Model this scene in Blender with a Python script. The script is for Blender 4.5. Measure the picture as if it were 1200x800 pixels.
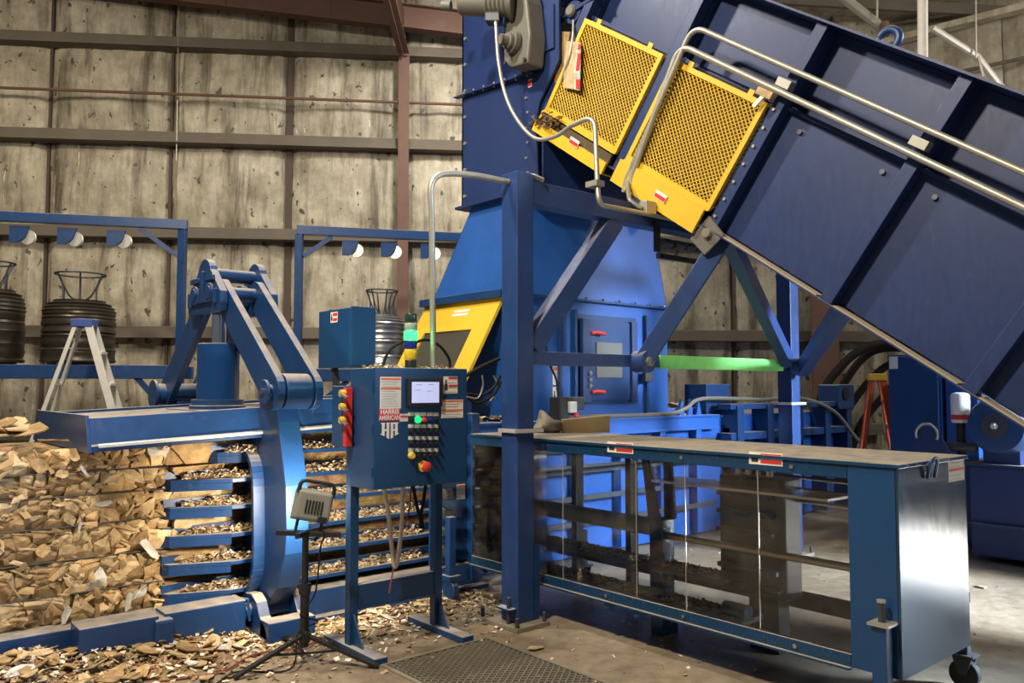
import bpy, bmesh, math, random
from mathutils import Vector as V, Matrix

random.seed(7)
S = bpy.context.scene
COL = S.collection
for o in list(bpy.data.objects):
    bpy.data.objects.remove(o)

# ------------------------------------------------------------------ camera
# World frame: +X runs along the baler, +Y runs along the conveyor (uphill), floor at z = 0, metres.
FOC, CAMH, HORIZON = 947.0, 1.6, 452.0
PITCH = math.atan((HORIZON - 400.0) / FOC)
YAW = math.radians(49.5)
FH = V((math.cos(YAW), math.sin(YAW), 0)); RT = V((math.sin(YAW), -math.cos(YAW), 0))
FW = FH * math.cos(PITCH) + V((0, 0, 1)) * math.sin(PITCH)
UP = RT.cross(FW)
EYE = V((0, 0, CAMH))
cam_d = bpy.data.cameras.new('camera'); cam = bpy.data.objects.new('camera', cam_d); COL.objects.link(cam)
cam_d.sensor_width = 36.0; cam_d.lens = FOC / 1200.0 * 36.0; cam_d.clip_end = 200
cam.matrix_world = Matrix(((RT.x, UP.x, -FW.x, 0), (RT.y, UP.y, -FW.y, 0), (RT.z, UP.z, -FW.z, CAMH), (0, 0, 0, 1)))
S.camera = cam

# survey helpers: where the line of sight through a photo point meets a known plane of the hall
def _ray(px, py): return FW + RT * ((px - 600) / FOC) - UP * ((py - 400) / FOC)
def onX(px, py, x): d = _ray(px, py); return EYE + d * (x / d.x)
def onY(px, py, y): d = _ray(px, py); return EYE + d * (y / d.y)
def onZ(px, py, z=0.0): d = _ray(px, py); return EYE + d * ((z - CAMH) / d.z)
def deep(px, py, dist): return EYE + _ray(px, py) * dist
def hall(lat, fwd, z=0.0): p = RT * lat + FH * fwd; return V((p.x, p.y, z))   # metres right of / ahead of the camera

# ------------------------------------------------------------------ world and lights
S.view_settings.view_transform = 'Standard'; S.view_settings.look = 'None'
S.view_settings.gamma = 1.0; S.view_settings.use_curve_mapping = False
S.view_settings.exposure = 0.0
w = bpy.data.worlds.new('world'); S.world = w; w.use_nodes = True
bg = w.node_tree.nodes['Background']; bg.inputs[0].default_value = (0.62, 0.70, 0.85, 1); bg.inputs[1].default_value = 0.17

def area(name, loc, target, size, power, col, sizey=None, spread=180):
    d = bpy.data.lights.new(name, 'AREA'); d.energy = power; d.color = col; d.size = size
    if sizey: d.shape = 'RECTANGLE'; d.size_y = sizey
    d.spread = math.radians(spread)
    o = bpy.data.objects.new(name, d); COL.objects.link(o); o.location = loc
    o.rotation_euler = (V(target) - V(loc)).to_track_quat('-Z', 'Y').to_euler(); return o
WARM = (1.0, 0.88, 0.70); NEUT = (1.0, 0.94, 0.84); DAY = (0.72, 0.85, 1.0)
area('high_bay_over_bale', (1.9, 5.6, 7.0), (3.6, 3.6, 0), 0.30, 250, NEUT)
area('high_bay_over_aisle', (-.6, 2.6, 6.6), (1.4, 4.8, 0), 0.5, 620, WARM)
area('high_bay_back_left', (0.5, 9.6, 6.6), (0.6, 11.6, 3.0), 0.6, 165, WARM)
area('high_bay_back_mid', (5.6, 7.2, 6.9), (6.6, 9.0, 2.6), 0.6, 240, NEUT)
hb = bpy.data.lights.new('added_fill_right', 'POINT'); hb.energy = 420; hb.color = NEUT; hb.shadow_soft_size = .25  # added unseen lamp, brightens the ceiling and right wall
ho = bpy.data.objects.new('added_fill_right', hb); COL.objects.link(ho); ho.location = (10.2, .4, 5.9)
area('dock_door_daylight', (10.0, -4.2, 4.2), (6.3, 1.5, 0), 2.2, 800, (.62, .78, 1.0), 2.2, 62)
area('dock_door_sun_patch', (12.0, -3.6, 4.4), (8.4, -.15, 0), 0.4, 700, (1.0, .97, .92), None, 20)

# ------------------------------------------------------------------ materials
def nodes_of(name):
    m = bpy.data.materials.new(name); m.use_nodes = True
    nt = m.node_tree; return m, nt, nt.nodes['Principled BSDF']
def N(nt, t, **kw):
    n = nt.nodes.new(t)
    for k, v in kw.items(): setattr(n, k, v)
    return n
def ramp(nt, a, b, ca=(0, 0, 0, 1), cb=(1, 1, 1, 1)):
    r = N(nt, 'ShaderNodeValToRGB'); r.color_ramp.elements[0].position = a; r.color_ramp.elements[1].position = b
    r.color_ramp.elements[0].color = ca; r.color_ramp.elements[1].color = cb; return r
def mixc(nt, fac, a, b, mode='MIX'):
    m = N(nt, 'ShaderNodeMix', data_type='RGBA', blend_type=mode); L = nt.links
    for sock, val in ((m.inputs[0], fac), (m.inputs[6], a), (m.inputs[7], b)):
        if isinstance(val, (int, float)): sock.default_value = val
        elif isinstance(val, tuple): sock.default_value = val
        else: L.new(val, sock)
    return m.outputs[2]
def c4(c, k=1.0): return (c[0] * k, c[1] * k, c[2] * k, 1)
def noise(nt, scale, detail=4, rough=.6, vec=None, dist=0.0):
    n = N(nt, 'ShaderNodeTexNoise'); n.inputs['Scale'].default_value = scale; n.inputs['Detail'].default_value = detail
    n.inputs['Roughness'].default_value = rough; n.inputs['Distortion'].default_value = dist
    if vec is not None: nt.links.new(vec, n.inputs['Vector'])
    return n
def coords(nt, scale=(1, 1, 1)):
    tc = N(nt, 'ShaderNodeTexCoord'); mp = N(nt, 'ShaderNodeMapping'); mp.inputs['Scale'].default_value = scale
    nt.links.new(tc.outputs['Object'], mp.inputs['Vector']); return mp.outputs[0]
def bump(nt, bsdf, h, strength=.3, dist=.01):
    b = N(nt, 'ShaderNodeBump'); b.inputs['Strength'].default_value = strength; b.inputs['Distance'].default_value = dist
    nt.links.new(h, b.inputs['Height']); nt.links.new(b.outputs[0], bsdf.inputs['Normal'])
DUST = (0.42, 0.35, 0.25)
def paint(name, col, rough=.38, dust=0.8, var=.35, metal=0.0, dustcol=DUST, scuff=0.12, spec=.5):
    m, nt, b = nodes_of(name); L = nt.links
    n1 = noise(nt, 3.0, 5, .65, coords(nt))
    c = mixc(nt, n1.outputs['Fac'], c4(col, 1 - var), c4(col, 1 + var))
    n2 = noise(nt, 26, 6, .7, coords(nt, (1, 1, .35)))
    r2 = ramp(nt, .60, .74); L.new(n2.outputs['Fac'], r2.inputs[0])
    sc = N(nt, 'ShaderNodeMath', operation='MULTIPLY'); L.new(r2.outputs[0], sc.inputs[0]); sc.inputs[1].default_value = scuff
    c = mixc(nt, sc.outputs[0], c, c4(dustcol, .8))
    fac = None
    if dust > 0:   # settled dust lies on faces that look up
        g = N(nt, 'ShaderNodeNewGeometry'); sp = N(nt, 'ShaderNodeSeparateXYZ'); L.new(g.outputs['Normal'], sp.inputs[0])
        r = ramp(nt, .45, .9); L.new(sp.outputs[2], r.inputs[0])
        n3 = noise(nt, 9, 4, .6, coords(nt)); r3 = ramp(nt, .25, .6, (.45, .45, .45, 1)); L.new(n3.outputs['Fac'], r3.inputs[0])
        mu = N(nt, 'ShaderNodeMath', operation='MULTIPLY'); L.new(r.outputs[0], mu.inputs[0]); L.new(r3.outputs[0], mu.inputs[1])
        mu2 = N(nt, 'ShaderNodeMath', operation='MULTIPLY'); L.new(mu.outputs[0], mu2.inputs[0]); mu2.inputs[1].default_value = dust
        c = mixc(nt, mu2.outputs[0], c, c4(dustcol)); fac = mu2.outputs[0]
    L.new(c, b.inputs['Base Color'])
    rr = N(nt, 'ShaderNodeMapRange'); rr.inputs['To Min'].default_value = rough - .08; rr.inputs['To Max'].default_value = rough + .18
    L.new(n2.outputs['Fac'], rr.inputs[0])
    if fac is not None:
        ad = N(nt, 'ShaderNodeMath', operation='ADD', use_clamp=True); L.new(rr.outputs[0], ad.inputs[0]); L.new(fac, ad.inputs[1]); L.new(ad.outputs[0], b.inputs['Roughness'])
    else: L.new(rr.outputs[0], b.inputs['Roughness'])
    b.inputs['Metallic'].default_value = metal; b.inputs['Specular IOR Level'].default_value = spec
    bump(nt, b, n2.outputs['Fac'], .06, .004)
    return m
def flat(name, col, rough=.5, metal=0.0, emit=0.0, ecol=None, spec=.5):
    m, nt, b = nodes_of(name); n1 = noise(nt, 14, 3, .6, coords(nt))
    nt.links.new(mixc(nt, n1.outputs['Fac'], c4(col, .85), c4(col, 1.15)), b.inputs['Base Color'])
    b.inputs['Roughness'].default_value = rough; b.inputs['Metallic'].default_value = metal; b.inputs['Specular IOR Level'].default_value = spec
    if emit:
        b.inputs['Emission Color'].default_value = c4(ecol or col); b.inputs['Emission Strength'].default_value = emit
    return m
M = {}
M['navy'] = paint('navy_conveyor_paint', (0.012, 0.030, 0.115), .40, .85, .3, scuff=.06)
M['blue'] = paint('blue_machine_paint', (0.008, 0.040, 0.135), .32, .75)
M['blue2'] = paint('blue_cabinet_paint', (0.007, 0.050, 0.145), .32, .7, .18, scuff=.04)
M['royal'] = paint('royal_blue_paint', (0.014, 0.09, 0.36), .38, .7)
M['gloss'] = paint('glossy_blue_sheet', (0.012, 0.055, 0.13), .20, .9, .2, metal=.25, scuff=.05)
M['mirror'] = paint('polished_blue_sheet', (0.045, 0.085, 0.135), .13, 0, .12, metal=.6, scuff=.02)
M['greenglow'] = flat('painted_green_light', (0.26, 0.80, 0.20), .45)  # even green standing in for light that falls on the brace
M['bluegloss'] = paint('glossy_blue_paint', (0.007, 0.042, 0.15), .16, .5, .1, scuff=.0)
M['postblue'] = paint('dusty_post_paint', (0.014, 0.044, 0.155), .38, .9, .5, scuff=.26, dustcol=(.34, .33, .36))
M['yellow'] = paint('yellow_guard_paint', (0.72, 0.45, 0.025), .45, .35, .15, scuff=.15, dustcol=(.35, .26, .1))
M['grey'] = paint('grey_gearbox_paint', (0.13, 0.122, 0.10), .5, .45, .2)
M['darkgrey'] = paint('dark_grey_metal', (0.035, 0.040, 0.05), .45, .2, .3, scuff=.05)
M['black'] = flat('black_plastic', (0.012, 0.012, 0.013), .5)
M['rubber'] = flat('black_rubber', (0.018, 0.016, 0.015), .65)
M['galv'] = flat('galvanised_conduit', (0.44, 0.42, 0.355), .42, .6)
M['steel'] = flat('bright_steel', (0.62, 0.62, 0.62), .22, 1.0)
M['chrome'] = flat('chromed_rod', (0.8, 0.8, 0.8), .12, 1.0)
M['goldrod'] = flat('straw_coloured_rod', (0.62, 0.55, 0.40), .3, .8)
M['alu'] = flat('aluminium', (0.70, 0.68, 0.62), .4, .5)
M['white'] = flat('white_sticker', (0.78, 0.74, 0.66), .5)
M['red'] = flat('red_sticker', (0.62, 0.035, 0.03), .5)
M['orange'] = flat('orange_band', (0.75, 0.16, 0.03), .5)
M['ink'] = flat('grey_print', (0.42, 0.38, 0.32), .6)
M['darkink'] = flat('black_print', (0.03, 0.03, 0.03), .6)
M['fiberglass'] = flat('orange_fibreglass', (0.55, 0.09, 0.03), .5)
M['ladderyellow'] = flat('yellow_plastic', (0.70, 0.48, 0.05), .5)
M['bluecap'] = flat('blue_plastic', (0.04, 0.08, 0.30), .5)
M['brown'] = paint('red_oxide_steel', (0.115, 0.058, 0.040), .6, .5, .3)
M['hose'] = flat('black_hose', (0.014, 0.011, 0.010), .75, spec=.2)
M['wirecoil'] = flat('bright_wire_coil', (0.45, 0.45, 0.46), .3, .9)
M['darkcoil'] = flat('oiled_wire_coil', (0.05, 0.042, 0.032), .38, .6)
M['rope'] = flat('white_cable', (0.62, 0.52, 0.40), .6)
M['copper'] = flat('red_brown_cord', (0.22, 0.06, 0.04), .6)
M['led'] = flat('green_lens_lit', (0.0, 0.8, 0.15), .3, 0, 3.2, (0.04, 1.0, 0.13))
M['lensoff'] = flat('clear_lens', (0.30, 0.42, 0.36), .2)
M['lensblue'] = flat('blue_lens', (0.01, 0.03, 0.22), .2)
M['lensyellow'] = flat('amber_lens', (0.65, 0.45, 0.02), .25)
M['lensdark'] = flat('dark_green_lens', (0.02, 0.05, 0.035), .2)
M['btngreen'] = flat('lit_green_button', (0.0, 0.6, 0.2), .3, 0, .8, (0.02, 1.0, 0.25))
M['btnyellow'] = flat('yellow_button', (0.80, 0.62, 0.08), .4)
M['estop'] = flat('red_mushroom', (0.70, 0.06, 0.03), .35)
M['screen'] = flat('lit_screen', (0.4, 0.45, 0.75), .3, 0, .55, (0.62, 0.66, 1.0))
M['lampglass'] = flat('flood_lamp_glass', (1, .9, .7), .3, 0, 12, (1.0, .86, .62))
M['lampbody'] = paint('grey_lamp_casting', (0.20, 0.195, 0.165), .55, .3, .15, scuff=.05)
M['dustbag'] = flat('grey_cloth', (0.20, 0.17, 0.13), .8)
M['grate'] = flat('worn_grating_steel', (0.28, 0.24, 0.18), .55, .4)
M['dustline'] = flat('settled_dust', (0.40, 0.33, 0.23), .9)
M['guardwin'] = flat('grimy_dark_window', (0.055, 0.050, 0.040), .35)
M['tygrey'] = flat('pale_grey_cylinder_paint', (0.34, 0.35, 0.35), .35)
M['tydark'] = flat('slate_blue_machine_paint', (0.055, 0.075, 0.11), .4)
M['wood'] = flat('sawn_timber', (0.62, 0.42, 0.18), .7)

def cardboard(name, col, var=.35):
    m, nt, b = nodes_of(name); L = nt.links
    oi = N(nt, 'ShaderNodeObjectInfo'); n1 = noise(nt, 9, 7, .72, coords(nt))
    r = ramp(nt, 0, 1, c4(col, 1 - var), c4(col, 1 + var)); L.new(oi.outputs['Random'], r.inputs[0])
    r2 = ramp(nt, .32, .68, (.45, .42, .38, 1), (1.15, 1.13, 1.1, 1)); L.new(n1.outputs['Fac'], r2.inputs[0])
    L.new(mixc(nt, 1.0, r.outputs[0], r2.outputs[0], 'MULTIPLY'), b.inputs['Base Color'])
    b.inputs['Roughness'].default_value = .85; b.inputs['Specular IOR Level'].default_value = .2
    wv = N(nt, 'ShaderNodeTexWave'); wv.inputs['Scale'].default_value = 18; wv.inputs['Distortion'].default_value = 4
    L.new(coords(nt), wv.inputs['Vector']); bump(nt, b, wv.outputs['Fac'], .12, .004)
    return m
M['card'] = cardboard('brown_cardboard', (0.43, 0.29, 0.145))
M['cardlight'] = cardboard('pale_cardboard', (0.60, 0.45, 0.26), .2)
M['paper'] = cardboard('white_paper', (0.68, 0.66, 0.62), .15)

def mat_bale():
    m, nt, b = nodes_of('pressed_cardboard'); L = nt.links
    vo = N(nt, 'ShaderNodeTexVoronoi'); vo.inputs['Scale'].default_value = 5.5; L.new(coords(nt, (1, 1, 1.8)), vo.inputs['Vector'])
    n1 = noise(nt, 13, 7, .7, coords(nt, (1, 1, 2)))
    r = ramp(nt, .32, .66, (0.10, 0.058, 0.025, 1), (0.50, 0.33, 0.155, 1)); L.new(n1.outputs['Fac'], r.inputs[0])
    cc = mixc(nt, .25, r.outputs[0], vo.outputs['Color'], 'MULTIPLY')
    L.new(cc, b.inputs['Base Color']); b.inputs['Roughness'].default_value = .9
    bump(nt, b, n1.outputs['Fac'], .8, .03); return m
M['bale'] = mat_bale()
def mat_chips(cs=((0.20, 0.12, 0.06), (0.46, 0.32, 0.17), (0.75, 0.68, 0.56)), name='shredded_bits'):
    m, nt, b = nodes_of(name); L = nt.links
    g = N(nt, 'ShaderNodeNewGeometry')
    r = ramp(nt, 0, 1, c4(cs[0]), c4(cs[2]))
    e = r.color_ramp.elements.new(.45); e.color = c4(cs[1])
    L.new(g.outputs['Random Per Island'], r.inputs[0]); L.new(r.outputs[0], b.inputs['Base Color']); b.inputs['Roughness'].default_value = .9
    return m
M['chips'] = mat_chips()
M['chips2'] = mat_chips(((0.14, 0.08, 0.035), (0.40, 0.26, 0.12), (0.58, 0.42, 0.24)), 'crumpled_card')
def mat_floor():
    m, nt, b = nodes_of('dusty_concrete'); L = nt.links
    n1 = noise(nt, .9, 6, .6, coords(nt)); n2 = noise(nt, 11, 7, .7, coords(nt)); n3 = noise(nt, 60, 3, .7, coords(nt))
    r = ramp(nt, .3, .72, (0.15, 0.118, 0.080, 1), (0.36, 0.295, 0.21, 1)); L.new(n1.outputs['Fac'], r.inputs[0])
    r2 = ramp(nt, .25, .75, (.55, .53, .5, 1), (1.25, 1.2, 1.15, 1)); L.new(n2.outputs['Fac'], r2.inputs[0])
    c = mixc(nt, 1.0, r.outputs[0], r2.outputs[0], 'MULTIPLY')
    r3 = ramp(nt, .66, .72); L.new(n3.outputs['Fac'], r3.inputs[0])
    c = mixc(nt, r3.outputs[0], c, (0.40, 0.33, 0.24, 1))
    L.new(c, b.inputs['Base Color'])
    rr = N(nt, 'ShaderNodeMapRange'); rr.inputs['To Min'].default_value = .35; rr.inputs['To Max'].default_value = .75; L.new(n2.outputs['Fac'], rr.inputs[0]); L.new(rr.outputs[0], b.inputs['Roughness'])
    bump(nt, b, n2.outputs['Fac'], .12, .01); return m
M['floor'] = mat_floor()
def mat_insul(name, col, stain, spots=True):
    m, nt, b = nodes_of(name); L = nt.links
    st = noise(nt, 1.0, 6, .62, coords(nt, (4.5, 4.5, .38)), .25); fine = noise(nt, 1.0, 5, .7, coords(nt, (15, 15, 1.6)), .2)
    big = noise(nt, .9, 5, .65, coords(nt)); sp = noise(nt, 9.5, 2, .5, coords(nt, (1, 1, .75))); blot = noise(nt, 3.2, 7, .72, coords(nt, (1, 1, .8)))
    r = ramp(nt, .33, .50, c4(stain), c4(col)); L.new(st.outputs['Fac'], r.inputs[0])
    r2 = ramp(nt, .25, .75, (.78, .77, .74, 1), (1.10, 1.10, 1.08, 1)); L.new(fine.outputs['Fac'], r2.inputs[0])
    c = mixc(nt, 1.0, r.outputs[0], r2.outputs[0], 'MULTIPLY')
    r3 = ramp(nt, .28, .72, (.60, .58, .54, 1), (1.15, 1.13, 1.10, 1)); L.new(big.outputs['Fac'], r3.inputs[0])
    c = mixc(nt, 1.0, c, r3.outputs[0], 'MULTIPLY')
    r5 = ramp(nt, .40, .62, (.70, .67, .62, 1), (1.08, 1.07, 1.05, 1)); L.new(blot.outputs['Fac'], r5.inputs[0])
    c = mixc(nt, 1.0, c, r5.outputs[0], 'MULTIPLY')
    if spots:
        r4 = ramp(nt, .665, .69); L.new(sp.outputs['Fac'], r4.inputs[0])
        c = mixc(nt, r4.outputs[0], c, c4(stain, .55))
        wf = noise(nt, 1.0, 6, .7, coords(nt, (11, 11, .6)), .2); r6 = ramp(nt, .67, .70); L.new(wf.outputs['Fac'], r6.inputs[0])
        c = mixc(nt, r6.outputs[0], c, (.72, .69, .60, 1))
    L.new(c, b.inputs['Base Color']); b.inputs['Roughness'].default_value = .55; b.inputs['Specular IOR Level'].default_value = .3
    wr = noise(nt, 1.0, 5, .6, coords(nt, (4, 4, 1.1)), .8); bump(nt, b, wr.outputs['Fac'], .4, .05); return m
M['insul'] = mat_insul('stained_insulation_facing', (0.48, 0.45, 0.375), (0.15, 0.13, 0.10))
M['insul2'] = mat_insul('grey_insulation_facing', (0.46, 0.43, 0.36), (0.30, 0.27, 0.21), False)
M['roofing'] = mat_insul('roof_insulation_facing', (0.60, 0.56, 0.46), (0.45, 0.41, 0.33), False)
M['girt'] = paint('dirty_girt', (0.115, 0.095, 0.072), .7, .8, .3, dustcol=(.25, .21, .15))
M['seam'] = flat('dark_stained_seam', (0.060, 0.040, 0.026), .7)
def mat_clear():
    m = bpy.data.materials.new('scuffed_clear_sheet'); m.use_nodes = True; nt = m.node_tree; L = nt.links
    nt.nodes.remove(nt.nodes['Principled BSDF']); out = nt.nodes['Material Output']
    tr = N(nt, 'ShaderNodeBsdfTransparent'); tr.inputs[0].default_value = (.90, .90, .88, 1)
    gl = N(nt, 'ShaderNodeBsdfGlossy'); gl.inputs['Roughness'].default_value = .06; gl.inputs['Color'].default_value = (.9, .9, .9, 1)
    df = N(nt, 'ShaderNodeBsdfDiffuse'); df.inputs[0].default_value = (.5, .46, .4, 1)
    fr = N(nt, 'ShaderNodeFresnel'); fr.inputs[0].default_value = 1.35
    m1 = N(nt, 'ShaderNodeMixShader'); L.new(fr.outputs[0], m1.inputs[0]); L.new(tr.outputs[0], m1.inputs[1]); L.new(gl.outputs[0], m1.inputs[2])
    n = noise(nt, 3.5, 7, .75, coords(nt)); r = ramp(nt, .45, .8, (.0, .0, .0, 1), (.075, .075, .075, 1)); L.new(n.outputs['Fac'], r.inputs[0])
    m2 = N(nt, 'ShaderNodeMixShader'); L.new(r.outputs[0], m2.inputs[0]); L.new(m1.outputs[0], m2.inputs[1]); L.new(df.outputs[0], m2.inputs[2])
    L.new(m2.outputs[0], out.inputs[0]); return m
M['clear'] = mat_clear()

# ------------------------------------------------------------------ mesh building
class MB:
    def __init__(s): s.v = []; s.f = []
    def add(s, vs, fs):
        k = len(s.v); s.v += [V(p) for p in vs]; s.f += [tuple(i + k for i in f) for f in fs]; return s
    def hexa(s, p): return s.add(p, [(0, 3, 2, 1), (4, 5, 6, 7), (0, 1, 5, 4), (1, 2, 6, 5), (2, 3, 7, 6), (3, 0, 4, 7)])
    def box(s, x0, x1, y0, y1, z0, z1):
        return s.hexa([(x0, y0, z0), (x1, y0, z0), (x1, y1, z0), (x0, y1, z0), (x0, y0, z1), (x1, y0, z1), (x1, y1, z1), (x0, y1, z1)])
    def obox(s, c, a, b, n, ha, hb, hn):
        c, a, b, n = V(c), V(a).normalized() * ha, V(b).normalized() * hb, V(n).normalized() * hn
        return s.hexa([c - a - b - n, c + a - b - n, c + a + b - n, c - a + b - n, c - a - b + n, c + a - b + n, c + a + b + n, c - a + b + n])
    def beam(s, p, q, wid, hgt, up=(0, 0, 1)):
        p, q = V(p), V(q); d = (q - p).normalized(); u = V(up); sd = d.cross(u)
        if sd.length < 1e-4: sd = d.cross(V((1, 0, 0)))
        sd.normalize(); u = sd.cross(d).normalized()
        return s.obox((p + q) / 2, d, sd, u, (q - p).length / 2, wid / 2, hgt / 2)
    def prism(s, pts, vec):
        pts = [V(p) for p in pts]; vec = V(vec); n = len(pts)
        fs = [tuple(range(n - 1, -1, -1)), tuple(range(n, 2 * n))] + [(i, (i + 1) % n, n + (i + 1) % n, n + i) for i in range(n)]
        nn = V((0, 0, 0))
        for i in range(n): nn += (pts[i] - pts[0]).cross(pts[(i + 1) % n] - pts[0])
        if nn.dot(vec) < 0: fs = [tuple(reversed(f)) for f in fs]
        return s.add(pts + [p + vec for p in pts], fs)
    def ring(s, c, d, r, n, ph=0):
        d = V(d).normalized(); a = d.cross(V((0, 0, 1)))
        if a.length < 1e-3: a = d.cross(V((1, 0, 0)))
        a.normalize(); b = d.cross(a)
        return [V(c) + (a * math.cos(ph + 2 * math.pi * i / n) + b * math.sin(ph + 2 * math.pi * i / n)) * r for i in range(n)]
    def lathe(s, prof, o, ax, n=20, cap=True):   # prof: (along, radius)
        o, ax = V(o), V(ax).normalized(); k = len(s.v); m = len(prof)
        for t, r in prof: s.v += s.ring(o + ax * t, ax, max(r, 1e-4), n)
        for j in range(m - 1):
            for i in range(n):
                s.f.append((k + j * n + i, k + j * n + (i + 1) % n, k + (j + 1) * n + (i + 1) % n, k + (j + 1) * n + i))
        if cap:
            s.f.append(tuple(k + i for i in range(n - 1, -1, -1))); s.f.append(tuple(k + (m - 1) * n + i for i in range(n)))
        return s
    def cyl(s, p, q, r, n=16, r2=None):
        p, q = V(p), V(q); return s.lathe([(0, r), ((q - p).length, r if r2 is None else r2)], p, q - p, n)
    def tube(s, pts, r, n=8, closed=False):
        pts = [V(p) for p in pts]; k = len(s.v); m = len(pts); d0 = (pts[1] - pts[0]).normalized()
        a = d0.cross(V((0, 0, 1)))
        if a.length < 1e-3: a = d0.cross(V((1, 0, 0)))
        a.normalize()
        for j in range(m):
            if closed: d = (pts[(j + 1) % m] - pts[j - 1]).normalized()
            elif j == 0: d = d0
            elif j == m - 1: d = (pts[-1] - pts[-2]).normalized()
            else: d = ((pts[j + 1] - pts[j]).normalized() + (pts[j] - pts[j - 1]).normalized()).normalized()
            a = (a - d * a.dot(d)).normalized(); b = d.cross(a)
            s.v += [pts[j] + (a * math.cos(2 * math.pi * i / n) + b * math.sin(2 * math.pi * i / n)) * r for i in range(n)]
        for j in range(m if closed else m - 1):
            j2 = (j + 1) % m
            for i in range(n): s.f.append((k + j * n + i, k + j * n + (i + 1) % n, k + j2 * n + (i + 1) % n, k + j2 * n + i))
        if not closed:
            s.f.append(tuple(k + i for i in range(n - 1, -1, -1))); s.f.append(tuple(k + (m - 1) * n + i for i in range(n)))
        return s
    def build(s, name, mat, parent=None, bevel=0.0, smooth=None, kind=None, label=None, loc=None):
        me = bpy.data.meshes.new(name)
        o = bpy.data.objects.new(name, me); COL.objects.link(o)
        off = ORG[parent.name] if parent is not None else (V(loc) if loc is not None else V((0, 0, 0)))
        me.from_pydata([tuple(p - off) for p in s.v], [], s.f)
        me.materials.append(M[mat] if isinstance(mat, str) else mat)
        bm = bmesh.new(); bm.from_mesh(me); bmesh.ops.recalc_face_normals(bm, faces=bm.faces); bm.to_mesh(me); bm.free()
        if smooth: me.shade_smooth(); me.set_sharp_from_angle(angle=math.radians(smooth))
        if bevel:
            md = o.modifiers.new('bevel', 'BEVEL'); md.width = bevel; md.segments = 2; md.limit_method = 'ANGLE'; md.angle_limit = math.radians(40)
        if parent is not None: o.parent = parent; ORG[o.name] = off
        else: o.location = off; ORG[o.name] = off
        if kind: o['kind'] = kind
        if label: o['label'] = label
        return o
ORG = {}
def arc(c, a, b, r, t0, t1, n=8):
    c, a, b = V(c), V(a), V(b)
    return [c + (a * math.cos(t0 + (t1 - t0) * i / n) + b * math.sin(t0 + (t1 - t0) * i / n)) * r for i in range(n + 1)]
def fillet(pts, r, n=5):   # rounds the corners of a polyline
    pts = [V(p) for p in pts]; out = [pts[0]]
    for i in range(1, len(pts) - 1):
        a, b, c = pts[i - 1], pts[i], pts[i + 1]
        rr = min(r, (a - b).length * .48, (c - b).length * .48)
        p, q = b + (a - b).normalized() * rr, b + (c - b).normalized() * rr
        for k in range(n + 1):
            t = k / n; out.append(p * (1 - t) ** 2 + b * 2 * t * (1 - t) + q * t * t)
    return out + [pts[-1]]
def spline(pts, n=8):      # catmull-rom through points
    pts = [V(p) for p in pts]; P_ = [pts[0] * 2 - pts[1]] + pts + [pts[-1] * 2 - pts[-2]]; out = []
    for i in range(1, len(P_) - 2):
        for k in range(n):
            t = k / n; a, b, c, d = P_[i - 1], P_[i], P_[i + 1], P_[i + 2]
            out.append(.5 * ((2 * b) + (c - a) * t + (2 * a - 5 * b + 4 * c - d) * t * t + (3 * b - a - 3 * c + d) * t ** 3))
    return out + [pts[-1]]
def thing(name, label, cat, loc, group=None, kind=None):
    o = bpy.data.objects.new(name, None); COL.objects.link(o); o.location = loc; o.empty_display_size = .1
    ORG[o.name] = V(loc)
    if label: o['label'] = label
    if cat: o['category'] = cat
    if group: o['group'] = group
    if kind: o['kind'] = kind
    return o
def tag(o, label, cat, group=None, kind=None):
    o['label'] = label; o['category'] = cat
    if group: o['group'] = group
    if kind: o['kind'] = kind
    return o
def dup(o, parent=None, delta=(0, 0, 0), matrix=None):
    c = o.copy(); COL.objects.link(c); c.parent = parent
    if parent is None: c.location = o.location + V(delta); ORG[c.name] = ORG[o.name] + V(delta)
    for ch in list(o.children): dup(ch, c)
    return c
def text_mesh(body, size, name, mat, parent, origin, xdir, ydir, depth=.0015, bold=0.0, align='CENTER', xscale=1.0):
    cu = bpy.data.curves.new(name, 'FONT'); cu.body = body; cu.size = size; cu.extrude = 0; cu.offset = bold
    cu.align_x = align; cu.align_y = 'CENTER'
    t = bpy.data.objects.new('tmp', cu); COL.objects.link(t)
    dg = bpy.context.evaluated_depsgraph_get(); me = t.evaluated_get(dg).to_mesh()
    xd, yd = V(xdir).normalized(), V(ydir).normalized(); nd = xd.cross(yd); mb = MB()
    mb.add([V(origin) + xd * v.co.x * xscale + yd * v.co.y + nd * depth for v in me.vertices], [tuple(p.vertices) for p in me.polygons])
    bpy.data.objects.remove(t); bpy.data.curves.remove(cu)
    return mb.build(name, mat, parent)
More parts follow.
